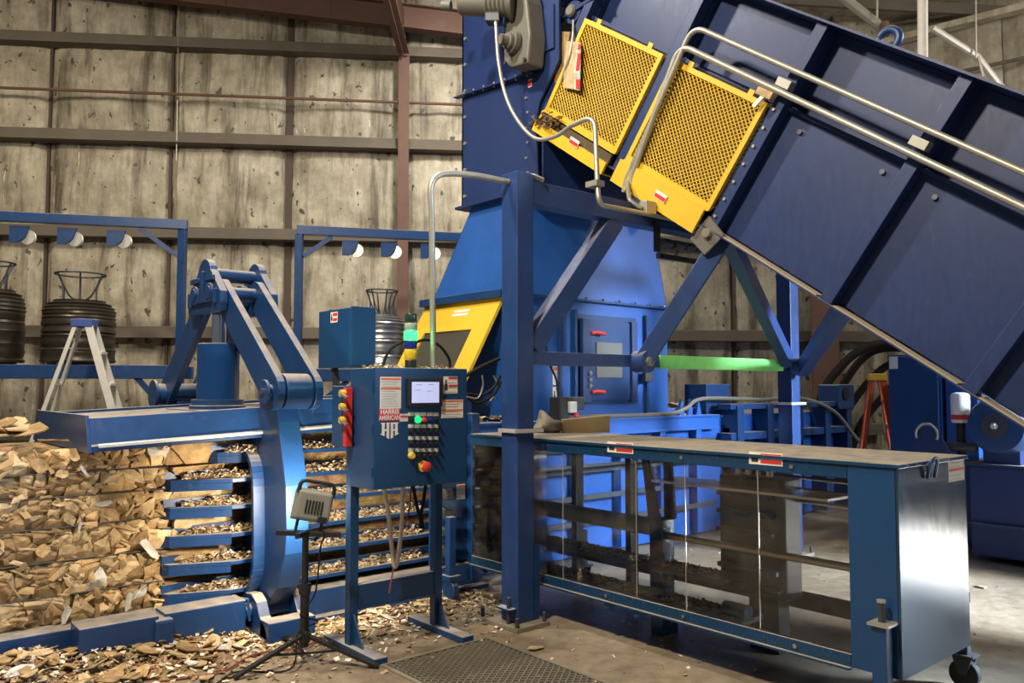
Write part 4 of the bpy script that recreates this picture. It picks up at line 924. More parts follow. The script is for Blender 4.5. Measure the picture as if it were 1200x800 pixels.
# lifting handle, jack and casters
hx = onY(1094, 545, GY0 - .02); mb = MB(); mb.tube(fillet([(hx.x - .05, GY0 - .01, 1.15), (hx.x - .05, GY0 - .03, 1.25), (hx.x + .03, GY0 - .03, 1.25), (hx.x + .03, GY0 - .01, 1.15)], .05, 5), .009, 8); mb.build('lifting_handle', 'blue2', GD, smooth=60)
jx_ = onX(1034, 760, GX0 - .05)
mb = MB(); mb.box(GX0 - .085, GX0 - .02, jx_.y - .035, jx_.y + .035, .06, .50); mb.build('jack_tube', 'blue2', GD, .005)
mb = MB(); mb.box(GX0 - .105, GX0 - .001, jx_.y - .055, jx_.y + .045, .50, .512); mb.build('jack_plate', 'galv', GD)
mb = MB(); mb.cyl((GX0 - .05, jx_.y, .512), (GX0 - .05, jx_.y, .60), .016, 10); mb.build('jack_screw', 'darkgrey', GD)
mb = MB(); mb.cyl((GX0 - .05, jx_.y, .60), (GX0 - .05, jx_.y, .612), .022, 6); mb.build('jack_nut', 'galv', GD)
mb = MB(); mb.box(GX0 - .115, GX0 + .02, jx_.y - .06, jx_.y + .06, 0, .012); mb.build('jack_foot', 'blue2', GD)
def caster(x, y, ztop, r=.075):
    mb = MB(); mb.cyl((x - .025, y, r), (x + .025, y, r), r, 20); cw = mb.build('caster_wheel', 'rubber', GD, .006, smooth=40)
    mb = MB(); mb.prism([(x - .04, y - .02, r), (x - .04, y + .02, r), (x - .04, y + .05, 2 * r + .02), (x - .04, y - .05, 2 * r + .02)], (.010, 0, 0)); mb.prism([(x + .03, y - .02, r), (x + .03, y + .02, r), (x + .03, y + .05, 2 * r + .02), (x + .03, y - .05, 2 * r + .02)], (.010, 0, 0)); mb.box(x - .05, x + .05, y - .06, y + .06, 2 * r + .02, 2 * r + .03); mb.build('caster_fork', 'darkgrey', cw, kind=None)
    mb = MB(); mb.box(x - .025, x + .025, y - .025, y + .025, 2 * r + .031, ztop); mb.build('caster_post', 'darkgrey', GD, .004)
caster(4.68, GY0 + .06, .50); caster(4.68, 4.6, .45)
mb = MB(); mb.box(4.611, 4.70, GY0 + .03, GY0 + .09, .45, .50); mb.build('caster_arm', 'darkgrey', GD)
mb = MB(); mb.prism([(4.611, GY0 + .2, .78), (4.611, GY0 + .2, .95), (4.70, GY0 + .2, .78)], (0, .01, 0)); mb.build('side_gusset', 'blue2', GD)
for y in (3.2, 3.45):
    mb = MB(); mb.prism([(GX0 - .005, y, GZ0 - .012), (GX0 - .005, y + .12, GZ0 - .012), (GX0 - .005, y + .12, GZ0 - .06)], (.08, 0, 0)); mb.build('skid_gusset', 'blue2', GD)
# front-left caster column near the portal post
mb = MB(); mb.box(3.60, 3.66, 4.93, 4.99, .19, .62); jk = mb.build('jack_tube', 'blue', GD, .005)
mb = MB(); mb.cyl((3.61, 4.96, .075), (3.66, 4.96, .075), .075, 18); mb.build('caster_wheel', 'blue', GD, .006, smooth=40)
mb = MB(); mb.box(3.58, 3.69, 4.90, 5.02, .155, .19); mb.build('caster_plate', 'blue', GD, .003)

# tying unit inside the guard
TY = thing('tying_unit', 'dusty wire tying unit with a long rod inside the clear guard', 'machine', (4.25, 3.3, 0))
mb = MB(); mb.cyl((4.2, 4.9, .675), (4.2, 3.46, .675), .058, 22); mb.build('drive_cylinder', 'tygrey', TY, .004, smooth=40)
mb = MB(); mb.cyl((4.2, 3.40, .635), (4.2, 1.76, .635), .022, 14); mb.build('guide_rod', 'goldrod', TY, smooth=40)
mb = MB(); mb.box(4.14, 4.26, 3.36, 3.47, .20, .74); mb.build('carriage_post', 'gloss', TY, .006)
mb = MB(); mb.prism([(4.13, 3.38, .74), (4.13, 3.47, .74), (4.13, 3.52, 1.13), (4.13, 3.47, 1.13)], (.02, 0, 0)); mb.build('swing_plate', 'blue2', TY)
mb = MB(); mb.prism([(4.23, 3.33, .74), (4.23, 3.42, .74), (4.23, 3.42, 1.12), (4.23, 3.36, 1.12)], (.02, 0, 0)); mb.build('swing_plate', 'gloss', TY)
for z, y0, y1 in ((.42, 2.90, 4.9), (.21, 2.75, 4.9)):
    mb = MB(); mb.box(4.10, 4.32, y0, y1, z, z + .03); mb.build('track_plate', 'tydark', TY, .003)
mb = MB(); mb.box(4.36, 4.54, 2.62, 3.08, .33, 1.04); hb2 = mb.build('twister_head', 'tydark', TY, .01)
for k in range(6):
    mb = MB(); mb.box(4.30, 4.358, 2.64 + .01 * k, 3.06, .37 + .11 * k, .395 + .11 * k); mb.build('twister_plate', 'gloss', hb2)
for k in range(4):
    mb = MB(); mb.cyl((4.33, 2.70 + k * .07, 1.06), (4.33, 2.70 + k * .07, 1.10), .025, 10); mb.build('head_cap', 'steel', hb2)
mb = MB(); mb.cyl((4.15, 2.90, .28), (4.15, 2.74, .28), .045, 14); mo = mb.build('small_motor', 'gloss', TY, smooth=40)
mb = MB(); mb.box(4.10, 4.20, 2.74, 2.92, .235, .25); mb.build('motor_foot', 'gloss', mo)
mb = MB(); mb.box(4.08, 4.36, 2.20, 3.4, .985, 1.0); mb.build('wire_tray', 'steel', TY)
for k in range(3):
    mb = MB(); mb.tube([(4.45, 2.2, 1.05 - .07 * k), (4.5, 3.0, 1.06 - .07 * k)], .010, 8); mb.build('wire_guide_rod', 'steel', TY)
for y in (3.9, 4.45):
    mb = MB(); mb.box(4.45, 4.53, y, y + .05, .05, 1.15); mb.build('frame_upright', 'darkgrey', TY)
for y in (4.8,):
    mb = MB(); mb.box(4.16, 4.24, y, y + .06, 0, .61); mb.build('frame_foot', 'gloss', TY)
mb = MB(); mb.box(4.14, 4.30, 3.37, 3.46, 0, .199); mb.build('frame_foot', 'gloss', TY)
mb = MB(); mb.box(4.40, 4.52, 2.7, 2.9, 0, .329); mb.build('frame_foot', 'darkgrey', TY)

# timber block on the guard lid
a = onZ(661, 507, GZ1); b = onZ(715, 508, GZ1)
wd = MB(); p0 = onZ(659, 507, GZ1); e1 = onZ(715, 506.5, GZ1) - p0; e2 = FH * .12; h0, h1 = V((0, 0, .10)), V((0, 0, .135))
wd.hexa([p0, p0 + e1, p0 + e1 + e2, p0 + e2, p0 + h0, p0 + e1 + h1, p0 + e1 + e2 + h1, p0 + e2 + h0])
tag(wd.build('timber_block', 'wood', bevel=.004, loc=p0), 'sawn timber block lying on the dusty guard lid', 'wood block')
bag = MB()
bc = onZ(645, 507, GZ1) + V((.0, .06, 0))
bag.lathe([(0, .08), (.03, .10), (.07, .105), (.11, .10), (.15, .085), (.19, .075), (.22, .055), (.235, .02)], bc, (0, 0, 1), 20)
for v in bag.v:
    k_ = 1 + .9 * MN.noise(v * 9); v.x = bc.x + (v.x - bc.x) * k_; v.y = bc.y + (v.y - bc.y) * k_; v.z = bc.z + (v.z - bc.z) * (.75 + .5 * MN.noise(v * 7 + V((3, 1, 0)))) * .8
tag(bag.build('dust_bag', 'dustbag', smooth=60, loc=bc), 'grey dusty sack slumped on the guard lid beside the timber block', 'sack')

# ================================================================== CARDBOARD BALE
BL = thing('cardboard_bale', 'wire-tied bale of crushed brown cardboard coming out of the baler', 'bale', (1.2, 6.0, .19))
def flap_mesh(seed, w_, h_, bend=.25, nsides=7, thick=.006):
    rnd = random.Random(seed); mb = MB(); ring = []
    for i in range(nsides):
        t = 2 * math.pi * (i + rnd.uniform(-.3, .3)) / nsides; k = rnd.uniform(.75, 1.1)
        c_, s_ = math.cos(t), math.sin(t); sq = 1 / max(abs(c_), abs(s_)) * .55 + .45
        ring.append((c_ * k * sq * w_ / 2, s_ * k * sq * h_ / 2))
    fx = rnd.uniform(-.2, .2) * w_; ang = rnd.uniform(-.5, .5)
    def zz(x, y): return bend * abs(x * math.cos(ang) + y * math.sin(ang) - fx) * rnd.choice((1, 1, .8)) + rnd.uniform(-.004, .004)
    top = [V((0, 0, thick))] + [V((x, y, zz(x, y) * 1.0 + thick)) for x, y in ring]; n = nsides
    bot = [v - V((0, 0, thick * 1.5)) for v in top]
    fs = [(0, 1 + i, 1 + (i + 1) % n) for i in range(n)]
    fs += [(n + 1, n + 2 + (i + 1) % n, n + 2 + i) for i in range(n)] + [(1 + i, n + 2 + i, n + 2 + (i + 1) % n, 1 + (i + 1) % n) for i in range(n)]
    return top + bot, fs
FLM = []
for k in range(26):
    wv, hv = random.uniform(.10, .30), random.uniform(.06, .16)
    vs, fs = flap_mesh(100 + k, wv, hv, random.uniform(-.35, .35), random.choice((6, 7, 8)))
    for mt in ('card', 'cardlight', 'paper'):
        me = bpy.data.meshes.new('cardboard_flap'); me.from_pydata([tuple(v) for v in vs], [], fs); me.materials.append(M[mt]); FLM.append((mt, me))
FL = {m_: [me for k, me in FLM if k == m_] for m_ in ('card', 'cardlight', 'paper')}
def put(me, pos, rot, parent=None, name='cardboard_flap', sc=(1, 1, 1)):
    o = bpy.data.objects.new(name, me); COL.objects.link(o)
    o.location = V(pos) - (ORG[parent.name] if parent is not None else V((0, 0, 0))); o.rotation_euler = rot; o.scale = sc
    if parent is not None: o.parent = parent
    return o
# core with a crumpled face
mb = MB(); nx, nz = 150, 36; X0, X1 = -1.3, 3.95; vs = []; fs = []
BYF = 5.475
def btop(x): return pz(max(x, 1.2), -.02) if x > 1.1 else 1.235 + .05 * MN.noise(V((x * 3, 1, 2)))
for j in range(nz + 1):
    for i in range(nx + 1):
        x = X0 + (X1 - X0) * i / nx; z = .19 + (btop(x) - .19) * j / nz
        d = .028 * MN.noise(V((x * 7, z * 13, 3))) + .016 * MN.noise(V((x * 19, z * 30, 8)))
        wz = min(abs(z - q) for q in (.36, .56, .76, .94, 1.08)); d += .022 * math.exp(-(wz / .02) ** 2)
        if x > 1.6: d = abs(d) * .7 + .012
        vs.append((x, BYF + d, z))
for j in range(nz):
    for i in range(nx): b = j * (nx + 1) + i; fs.append((b, b + 1, b + nx + 2, b + nx + 1))
mb.add(vs, fs); mb.build('bale_face', 'bale', BL)
mb = MB(); mb.box(X0, 3.95, BYF + .055, 6.62, .19, 1.20); mb.build('bale_core', 'bale', BL)
# layered flaps on the face (the largest as pieces) and crumpled sheets on top
rnd = random.Random(3); nfl = 0
WZ = (.36, .56, .76, .94, 1.08)
def cell_poly(c, others, lo, hi):
    poly = [(lo[0], lo[1]), (hi[0], lo[1]), (hi[0], hi[1]), (lo[0], hi[1])]
    for o in others:
        mx, mz = (c[0] + o[0]) / 2, (c[1] + o[1]) / 2; dx, dz = o[0] - c[0], o[1] - c[1]; out = []
        sd = lambda p: (p[0] - mx) * dx + (p[1] - mz) * dz
        for i in range(len(poly)):
            p, q = poly[i], poly[(i + 1) % len(poly)]; sp_, sq_ = sd(p), sd(q)
            if sp_ <= 0: out.append(p)
            if (sp_ < 0 < sq_) or (sq_ < 0 < sp_): t = sp_ / (sp_ - sq_); out.append((p[0] + (q[0] - p[0]) * t, p[1] + (q[1] - p[1]) * t))
        poly = out
        if len(poly) < 3: return None
    return poly
rows = [(.19, .355), (.355, .55), (.55, .755), (.755, .935), (.935, 1.08), (1.08, 1.225)]
for (za, zb) in rows:     # every crushed sheet of the face is a piece with its own tilt and depth
    seeds = []; x = -.42
    while x < 1.78:
        wv = rnd.uniform(.06, .15); seeds.append((x + wv / 2, za + (zb - za) * rnd.uniform(.15, .45)))
        seeds.append((x + wv * rnd.uniform(.0, 1.0), za + (zb - za) * rnd.uniform(.55, .9))); x += wv
    for c in seeds:
        ot = [o for o in seeds if o is not c and abs(o[0] - c[0]) < .5]
        po = cell_poly(c, ot, (c[0] - .3, za + .004), (c[0] + .3, zb - .004))
        if not po or nfl >= 290: continue
        cx = sum(p[0] for p in po) / len(po); cz = sum(p[1] for p in po) / len(po)
        tx, tz = rnd.uniform(-.30, .30), rnd.uniform(-.45, .30); dep = rnd.uniform(-.012, .016); mb = MB(); front = []
        mid = V((c[0] * .5 + cx * .5, BYF - .030 + dep - rnd.uniform(-.006, .022), c[1] * .5 + cz * .5)); ring = []
        for i in range(len(po)):      # two points per side, roughened
            p, q = po[i], po[(i + 1) % len(po)]
            for t in (0, .5):
                u = p[0] + (q[0] - p[0]) * t; v_ = p[1] + (q[1] - p[1]) * t; k_ = rnd.uniform(.93, 1.04)
                u, v_ = cx + (u - cx) * k_, cz + (v_ - cz) * k_
                pin = .020 * max(0, 1 - min(v_ - za, zb - v_) / .02)
                ring.append(V((u, BYF - .022 + dep + tx * (u - cx) + tz * (v_ - cz) + pin + rnd.uniform(-.005, .005), v_)))
        n_ = len(ring); mb.v = [mid] + ring + [p + V((0, .05, 0)) for p in ring]
        mb.f = [(0, 1 + i, 1 + (i + 1) % n_) for i in range(n_)] + [(1 + i, 1 + n_ + i, 1 + n_ + (i + 1) % n_, 1 + (i + 1) % n_) for i in range(n_)]
        mb.build('crushed_sheet', 'paper' if rnd.random() < .015 else ('cardlight' if rnd.random() < .4 else 'card'), BL); nfl += 1
sh = MB()
for k in range(520):    # fine crumpled edges between the sheets
    x, z = rnd.uniform(-.45, 1.72), rnd.uniform(.2, 1.21); w_, h_ = rnd.uniform(.012, .05), rnd.uniform(.006, .018); t = rnd.gauss(0, .7)
    c = V((x, BYF - rnd.uniform(.022, .042), z)); a = V((math.cos(t), rnd.uniform(-.5, .3), math.sin(t))) * w_; b = V((-math.sin(t), rnd.uniform(-.6, .6), math.cos(t))) * h_
    k0 = len(sh.v); sh.v += [c - a - b, c + a * rnd.uniform(.6, 1) - b, c + a + b, c - a * rnd.uniform(.4, 1) + b, c + V((0, -.006, 0))]; sh.f += [(k0, k0 + 1, k0 + 4), (k0 + 1, k0 + 2, k0 + 4), (k0 + 2, k0 + 3, k0 + 4), (k0 + 3, k0, k0 + 4)]
sh.build('crumpled_edges', 'chips2', BL, kind='stuff')
for k in range(46):      # torn corners sticking out of the face
    put(rnd.choice(FL['cardlight' if rnd.random() < .5 else 'card']), (rnd.uniform(-.3, 1.68), BYF - rnd.uniform(.028, .045), rnd.uniform(.24, 1.18)),
        (math.pi / 2 + rnd.uniform(-.4, .2), rnd.uniform(-.8, .8), rnd.uniform(-.3, .3)), BL, 'cardboard_flap', (rnd.uniform(.25, .6), rnd.uniform(.3, .8), 1))
for k in range(58):   # loose sheets on the exposed top, left of the tension plate
    x = rnd.uniform(-.4, 1.14); y = rnd.uniform(5.45, 6.3); zc = 1.235 + .10 * max(0, 1 - abs(x - .85) / .6) * min(1, (y - 5.35) / .35)
    put(rnd.choice(FL['cardlight' if rnd.random() < .6 else 'card']), (x, y, zc + rnd.uniform(-.01, .05)), (rnd.uniform(-.5, .5), rnd.uniform(-.45, .45), rnd.uniform(0, 6.28)), BL, 'cardboard_flap', (1.15, 1.3, 1))
# bright bits of paper that stand out
for px, py, w_, h_, r_ in ((122, 590, .10, .035, .05), (176, 643, .17, .05, -.9), (93, 618, .09, .018, 1.3), (99, 552, .10, .02, -1.0), (77, 720, .12, .04, 1.2), (150, 705, .12, .04, 1.4)):
    p = onY(px, py, BYF - .06); vs, fs = flap_mesh(px, w_, h_, .05, 6)
    me = bpy.data.meshes.new('paper_scrap'); me.from_pydata([tuple(v) for v in vs], [], fs); me.materials.append(M['paper'])
    put(me, p, (math.pi / 2, -r_, 0), BL, 'paper_scrap')
for z in WZ:
    pts = [(X0 + (1.72 - X0) * i / 24, BYF - .036 + .008 * MN.noise(V((i * .7, z, 4))), z + .006 * MN.noise(V((i * .4, z * 3, 1)))) for i in range(25)]
    mb = MB(); mb.tube(pts, .0045, 6); mb.build('tie_wire', 'darkgrey', BL)

# ================================================================== LITTER
def chip_field(name, fn, count, smin, smax, seed, label, cat='debris', lift=True):
    rr = random.Random(seed); mb = MB()
    for i in range(count):
        p = fn(rr)
        if p is None: continue
        s_ = rr.uniform(smin, smax); a = V((rr.uniform(-1, 1), rr.uniform(-1, 1), rr.uniform(-.5, .5))).normalized() * s_
        b = a.cross(V((rr.uniform(-.4, .4), rr.uniform(-.4, .4), 1))).normalized() * s_ * rr.uniform(.25, .8); n_ = a.cross(b).normalized() * .0015
        p = V(p) + V((0, 0, s_ * .35))
        k = len(mb.v); mb.v += [p - a - b, p + a * .8 - b, p + a + b * .9, p - a * .7 + b, p + n_ * 4]
        mb.f += [(k, k + 1, k + 4), (k + 1, k + 2, k + 4), (k + 2, k + 3, k + 4), (k + 3, k, k + 4)]
    return tag(mb.build(name, 'chips'), label, cat, None, 'stuff')
def slat_fn(rr):
    i = rr.randrange(6); z = SLZ[i] + .028; x = rr.uniform(2.05 if i == 5 else 1.8, 3.6); lo_ = 5.27 if x > 2.15 else 5.27 + (2.15 - x) * .35
    y = rr.uniform(lo_, 5.40); return (x, y, z + rr.random() ** 1.3 * .055 * (1 - abs(y - 5.34) / .09))
chip_field('shredded_litter', slat_fn, 8500, .006, .020, 5, 'pale shredded bits heaped on the baler side slats')
def mound(x, y):
    g = 0
    if y < 5.3: g = max(0, 1 - (5.3 - y) / (.85 if x < 1.9 else .55))
    h = .17 * g ** 1.3 * (1.0 if x < 1.5 else max(.18, 1 - (x - 1.5) * .9))
    return h * (.75 + .5 * MN.noise(V((x * 4, y * 4, 2))))
def floor_fn(rr):
    x = rr.uniform(-.3, 3.95); y = 5.28 - abs(rr.gauss(0, .42)); 
    if y < 3.9: return None
    return (x, y, max(mound(x, y), 0))
mb = MB(); vs = []; fs = []; nx, ny = 70, 26
for j in range(ny + 1):
    for i in range(nx + 1):
        x, y = -.6 + 3.4 * i / nx, 4.3 + 1.0 * j / ny; h = mound(x, y)
        vs.append((x, y, h - .012 + .012 * MN.noise(V((x * 16, y * 16, 5)))))
for j in range(ny):
    for i in range(nx): b = j * (nx + 1) + i; fs.append((b, b + 1, b + nx + 2, b + nx + 1))
mb.add(vs, fs); tag(mb.build('litter_drift', 'bale'), 'drift of trampled cardboard litter along the foot of the baler', 'debris', None, 'stuff')
chip_field('floor_litter', floor_fn, 6000, .007, .024, 6, 'small shredded bits strewn over the floor before the baler')
def far_fn(rr):
    return (rr.uniform(1.5, 5.0), rr.uniform(2.6, 5.2), 0) if rr.random() < .75 else (rr.uniform(4.8, 8), rr.uniform(1.5, 5.2), 0)
chip_field('floor_crumbs', far_fn, 700, .005, .016, 8, 'sparse pale crumbs of paper over the open concrete floor')
def body_fn(rr): return (rr.uniform(4.3, 7.4), rr.uniform(5.42, 5.9), 1.29 + rr.random() ** 2 * .05)
chip_field('ledge_litter', body_fn, 500, .010, .03, 9, 'litter lying on the ledge of the charge box beside the hopper')
def cab_fn(rr): return (rr.uniform(2.56, 3.18), rr.uniform(4.25, 4.48), KZ1 + .002 + rr.random() ** 3 * .02)
chip_field('cabinet_litter', cab_fn, 260, .006, .018, 10, 'pale litter scattered on the control cabinet roof')
def guard_fn(rr): return (rr.uniform(4.11, 4.31), rr.uniform(3.0, 4.85), .451 if rr.random() < .4 else .241)
chip_field('guard_litter', guard_fn, 2200, .007, .016, 11, 'litter drifted on the tracks inside the clear guard')
def jam_fn(rr):
    c = onX(640 + rr.gauss(0, 7), 143 + rr.gauss(0, 4), 4.84 + rr.uniform(-.03, .03)); return c
chip_field('jam_litter', jam_fn, 160, .012, .03, 12, 'shreds hanging out of the conveyor head below the carton')
def pan_fn(rr): u = rr.uniform(.1, 2.08); return cv(u, .155 + abs(rr.gauss(0, .05)) * (1.3 if u > 1.1 else .5), 5.055)
chip_field('pan_litter', pan_fn, 700, .008, .02, 13, 'shreds piled behind the yellow mesh guards')
# larger scraps, one by one
rr = random.Random(21); PLACED = []
def scrap(x, y, z, mt, sc=1.0, tilt=.25, label=None, group=None, name='cardboard_scrap'):
    o = put(rr.choice(FL[mt]), (x, y, z + .012), (rr.uniform(-tilt, tilt), rr.uniform(-tilt, tilt), rr.uniform(0, 6.28)), None, name, (sc, sc, sc))
    tag(o, label, 'scrap', group)
for k in range(150):
    x = rr.uniform(-.1, 2.05); y = 5.22 - abs(rr.gauss(0, .36))
    if y < 4.35: continue
    mt = 'paper' if rr.random() < .1 else rr.choice(('card', 'cardlight')); where = 'under the open end of the bale' if x < 1.15 else 'by the floor rail below the bale'
    scrap(x, y, mound(x, y), mt, rr.uniform(.45, .85), .45, {'paper': 'white paper scrap ', 'card': 'brown cardboard scrap ', 'cardlight': 'pale tan cardboard scrap '}[mt] + 'in the litter ' + where, 'scraps in the drift below the bale')
for k in range(60):
    x = rr.uniform(2.45, 3.55); y = 5.1 - abs(rr.gauss(0, .20))
    if y < 4.52: continue
    mt = 'paper' if rr.random() < .25 else rr.choice(('card', 'cardlight'))
    scrap(x, y, mound(x, y), mt, rr.uniform(.25, .5), .3, {'paper': 'small white paper scrap ', 'card': 'small brown cardboard scrap ', 'cardlight': 'small pale tan cardboard scrap '}[mt] + 'on the floor behind the control stand', 'scraps behind the control stand')
for k in range(26):
    x = rr.uniform(6.75, 7.5) if k < 14 else rr.uniform(7.5, 8.2); y = rr.uniform(5.5, 6.3)
    scrap(x, y, 1.36 if 6.75 < x < 7.4 and y < 6 else 1.275, rr.choice(('card', 'cardlight')), 1.2, .4, 'flat cardboard scrap on top of the charge box right of the hopper', 'scraps on top of the charge box')
p = onZ(628, 761); scrap(p.x, p.y, .0, 'cardlight', .45, .1, 'lone tan scrap on the floor in front of the portal post')
p = onZ(218, 776); scrap(p.x, p.y, .01, 'cardlight', 1.0, .2, 'folded tan scrap at the near edge of the litter')
p = onZ(1148, 688); scrap(p.x, p.y, 0, 'cardlight', .9, .1, 'tan cardboard piece on the floor behind the guard caster')
p = onX(632, 203, 3.75); o = put(FL['paper'][2], (3.76, 4.17, 3.03), (.3, .1, 1.0), None, 'paper_scrap', (1.0, 1.3, 1)); tag(o, 'dusty paper sheet caught on top of the portal beam', 'scrap')

# ================================================================== FLOOR GRATE
GR = thing('floor_grate', 'expanded metal grating set in the floor before the control cabinet', 'grating', (2.95, 3.6, 0))
gx0, gx1, gy0, gy1 = 2.52, 3.26, 2.98, 4.06
mb = MB(); mb.box(gx0, gx1, gy0, gy1, .0005, .003); mb.build('pit_shade_sheet', 'black', GR)  # black sheet painted as the shade of a pit that isn't modelled
mb = MB(); du, dv, tw = .060, .044, .0046
nu, nv = int((gx1 - gx0) / du), int((gy1 - gy0) / dv)
for j in range(nv):
    for s_ in (1, -1):
        k = len(mb.v)
        for i in range(2 * nu + 1):
            zz = (.5 if i % 2 == 0 else 0) * s_; x = gx0 + i * du / 2; y = gy0 + (j + .5 + zz) * dv
            mb.v += [V((x, y - tw, .012)), V((x, y + tw, .012)), V((x, y + tw, .004)), V((x, y - tw, .004))]
        for i in range(2 * nu):
            a = k + 4 * i
            for q in range(4): mb.f.append((a + q, a + 4 + q, a + 4 + (q + 1) % 4, a + (q + 1) % 4))
mb.build('expanded_mesh', 'grate', GR)
for (x0, x1, y0, y1) in ((gx0 - .03, gx1 + .03, gy0 - .03, gy0), (gx0 - .03, gx1 + .03, gy1, gy1 + .03), (gx0 - .03, gx0, gy0, gy1), (gx1, gx1 + .03, gy0, gy1)):
    mb = MB(); mb.box(x0, x1, y0, y1, 0, .008); mb.build('grate_frame', 'grate', GR)

# ================================================================== WORK LIGHT ON TRIPOD
WLc = onZ(356, 778); WLc.z = 0
WL = thing('tripod_work_light', 'grey flood lamp on a black tripod aimed at the baler', 'work light', WLc)
top = onY(382, 700, WLc.y); px_ = WLc.x
mb = MB(); mb.cyl((px_, WLc.y, .10), (px_, WLc.y, .42), .026, 14); mb.build('mast_tube', 'black', WL, smooth=40)
mb = MB(); mb.cyl((px_, WLc.y, .42), (px_, WLc.y, .74), .019, 14); mb.build('mast_tube', 'black', WL, smooth=40)
mb = MB(); mb.cyl((px_, WLc.y, .40), (px_, WLc.y, .46), .034, 12); mb.build('mast_collar', 'black', WL)
mb = MB(); mb.cyl((px_ - .02, WLc.y, .16), (px_ + .02, WLc.y, .16), .045, 12); mb.build('hub', 'black', WL)
feet = [onZ(274, 797), onZ(443, 783), V((WLc.x + .10, WLc.y + .5, 0))]
for f_ in feet:
    f_ = V((f_.x, f_.y, .012)); mb = MB(); mb.beam((px_, WLc.y, .17), f_, .032, .022); tl = mb.build('tripod_leg', 'black', WL, .003)
    mid = V((px_, WLc.y, .06)); mb = MB(); mb.beam(mid, (V((px_, WLc.y, .17)) + f_) / 2, .014, .010); mb.build('leg_brace', 'black', tl)
bar0, bar1 = onY(332, 632, WLc.y), onY(388, 633, WLc.y)
bz = .745
mb = MB(); mb.beam((px_ - .14, WLc.y + .09, bz + .01), (px_ + .16, WLc.y - .12, bz - .01), .035, .03); mb.build('cross_bar', 'black', WL, .003)
mb = MB(); mb.beam((px_ - .10, WLc.y - .10, bz + .01), (px_ + .12, WLc.y + .08, bz), .03, .03); mb.build('cross_bar', 'black', WL, .003)
hc = onY(367, 592, WLc.y); hn = V((.35, 1.0, -.12)).normalized()   # the way the lamp shines
hx_ = hn.cross(V((0, 0, 1))).normalized(); hy_ = hx_.cross(hn).normalized()
ang = math.radians(-12); hx2 = hx_ * math.cos(ang) + hy_ * math.sin(ang); hy2 = -hx_ * math.sin(ang) + hy_ * math.cos(ang)
mb = MB()
def hp(u, v, d): return hc + hx2 * u + hy2 * v + hn * d
fr_ = [(-.115, -.095), (.115, -.095), (.115, .095), (-.115, .095)]; bk = [(-.10, -.085), (.10, -.085), (.095, .075), (-.095, .075)]
mb.hexa([hp(u, v, -.045) for u, v in bk] + [hp(u, v, .045) for u, v in fr_]); lh = mb.build('lamp_housing', 'lampbody', WL, .012)
for k in range(6):
    mb = MB(); mb.obox(hp(-.045 + k * .018, -.01, -.047), hx2, hy2, hn, .004, .038, .004); mb.build('cooling_slot', 'black', lh)
mb = MB(); mb.tube(fillet([hp(-.10, .06, -.02), hp(-.10, .135, -.02), hp(.10, .135, -.02), hp(.10, .06, -.02)], .05, 6), .012, 8); mb.build('carry_handle', 'black', lh, smooth=60)
mb = MB(); mb.obox(hp(0, 0, .047), hx2, hy2, hn, .10, .08, .002); mb.build('lamp_glass', 'lampglass', lh)
mb = MB(); mb.obox(hp(.06, -.075, -.05), hx2, hy2, hn, .025, .018, .012); mb.build('cable_gland', 'black', lh)
for s_ in (-1, 1):
    mb = MB(); mb.tube([hp(s_ * .07, -.09, 0), hp(s_ * .07, -.15, 0), hp(s_ * .05, -.20, 0)], .009, 6); mb.build('yoke', 'black', WL)
mb = MB(); mb.tube(spline([hp(.06, -.085, -.05), hp(.09, -.17, -.05), V((px_ + .07, WLc.y - .05, .66)), V((px_ + .05, WLc.y - .03, .4)), V((px_ - .05, WLc.y - .05, .30)), V((px_ + .06, WLc.y - .04, .24)), V((px_ - .04, WLc.y, .18)), V((px_ - .12, WLc.y - .08, .02)), V((px_ - .35, WLc.y + .1, .01)), V((px_ - .5, WLc.y + .0, .01))], 8), .005, 6); mb.build('lamp_cable', 'hose', WL)
sl_ = bpy.data.lights.new('flood_beam', 'SPOT'); sl_.energy = 120; sl_.color = (1.0, .87, .66); sl_.spot_size = math.radians(150); sl_.spot_blend = .6; sl_.shadow_soft_size = .08
so_ = bpy.data.objects.new('flood_beam', sl_); COL.objects.link(so_); so_.location = hc + hn * .08 - ORG[WL.name]; so_.rotation_euler = hn.to_track_quat('-Z', 'Y').to_euler(); so_.parent = WL
mb = MB(); mb.tube(spline([(1.45, 4.62, .01), (1.75, 4.55, .01), (2.0, 4.68, .02), (2.25, 4.62, .02), (2.42, 4.66, .02), (2.62, 4.60, .02)], 8), .006, 6)
tag(mb.build('extension_cord', 'copper', loc=(2.0, 4.6, 0)), 'thin red-brown cord trailing over the floor behind the tripod', 'cord')

# ================================================================== WIRE RACKS AND SPOOLS AT THE BACK
RD = (hall(1.8, .46)).normalized(); RD.z = 0                      # the racks run almost along the back wall
def rk(lat, z, off=0): p = hall(lat, 9.0 + .256 * (lat + 5.7) - off); return V((p.x, p.y, z))
RN = (rk(0, 0, 1) - rk(0, 0)).normalized(); RD = (rk(1, 0) - rk(0, 0)).normalized()
def pulley(root, lat, ztop):
    c = rk(lat, ztop - .14)
    mb = MB(); mb.prism([c + RD * -.10 + V((0, 0, .10)), c + RD * .10 + V((0, 0, .10)), c + RD * .06 + V((0, 0, -.02)), c + RD * -.02 + V((0, 0, -.09)), c + RD * -.10 + V((0, 0, -.09))], RN * .02)
    br = mb.build('pulley_bracket', 'blue', root)
    mb = MB(); mb.lathe([(0, .085), (.012, .085), (.02, .065), (.028, .085), (.04, .085)], c + RN * -.045 + RD * .07 + V((0, 0, -.02)), RN, 18); mb.build('pulley_wheel', 'alu', br, smooth=40)
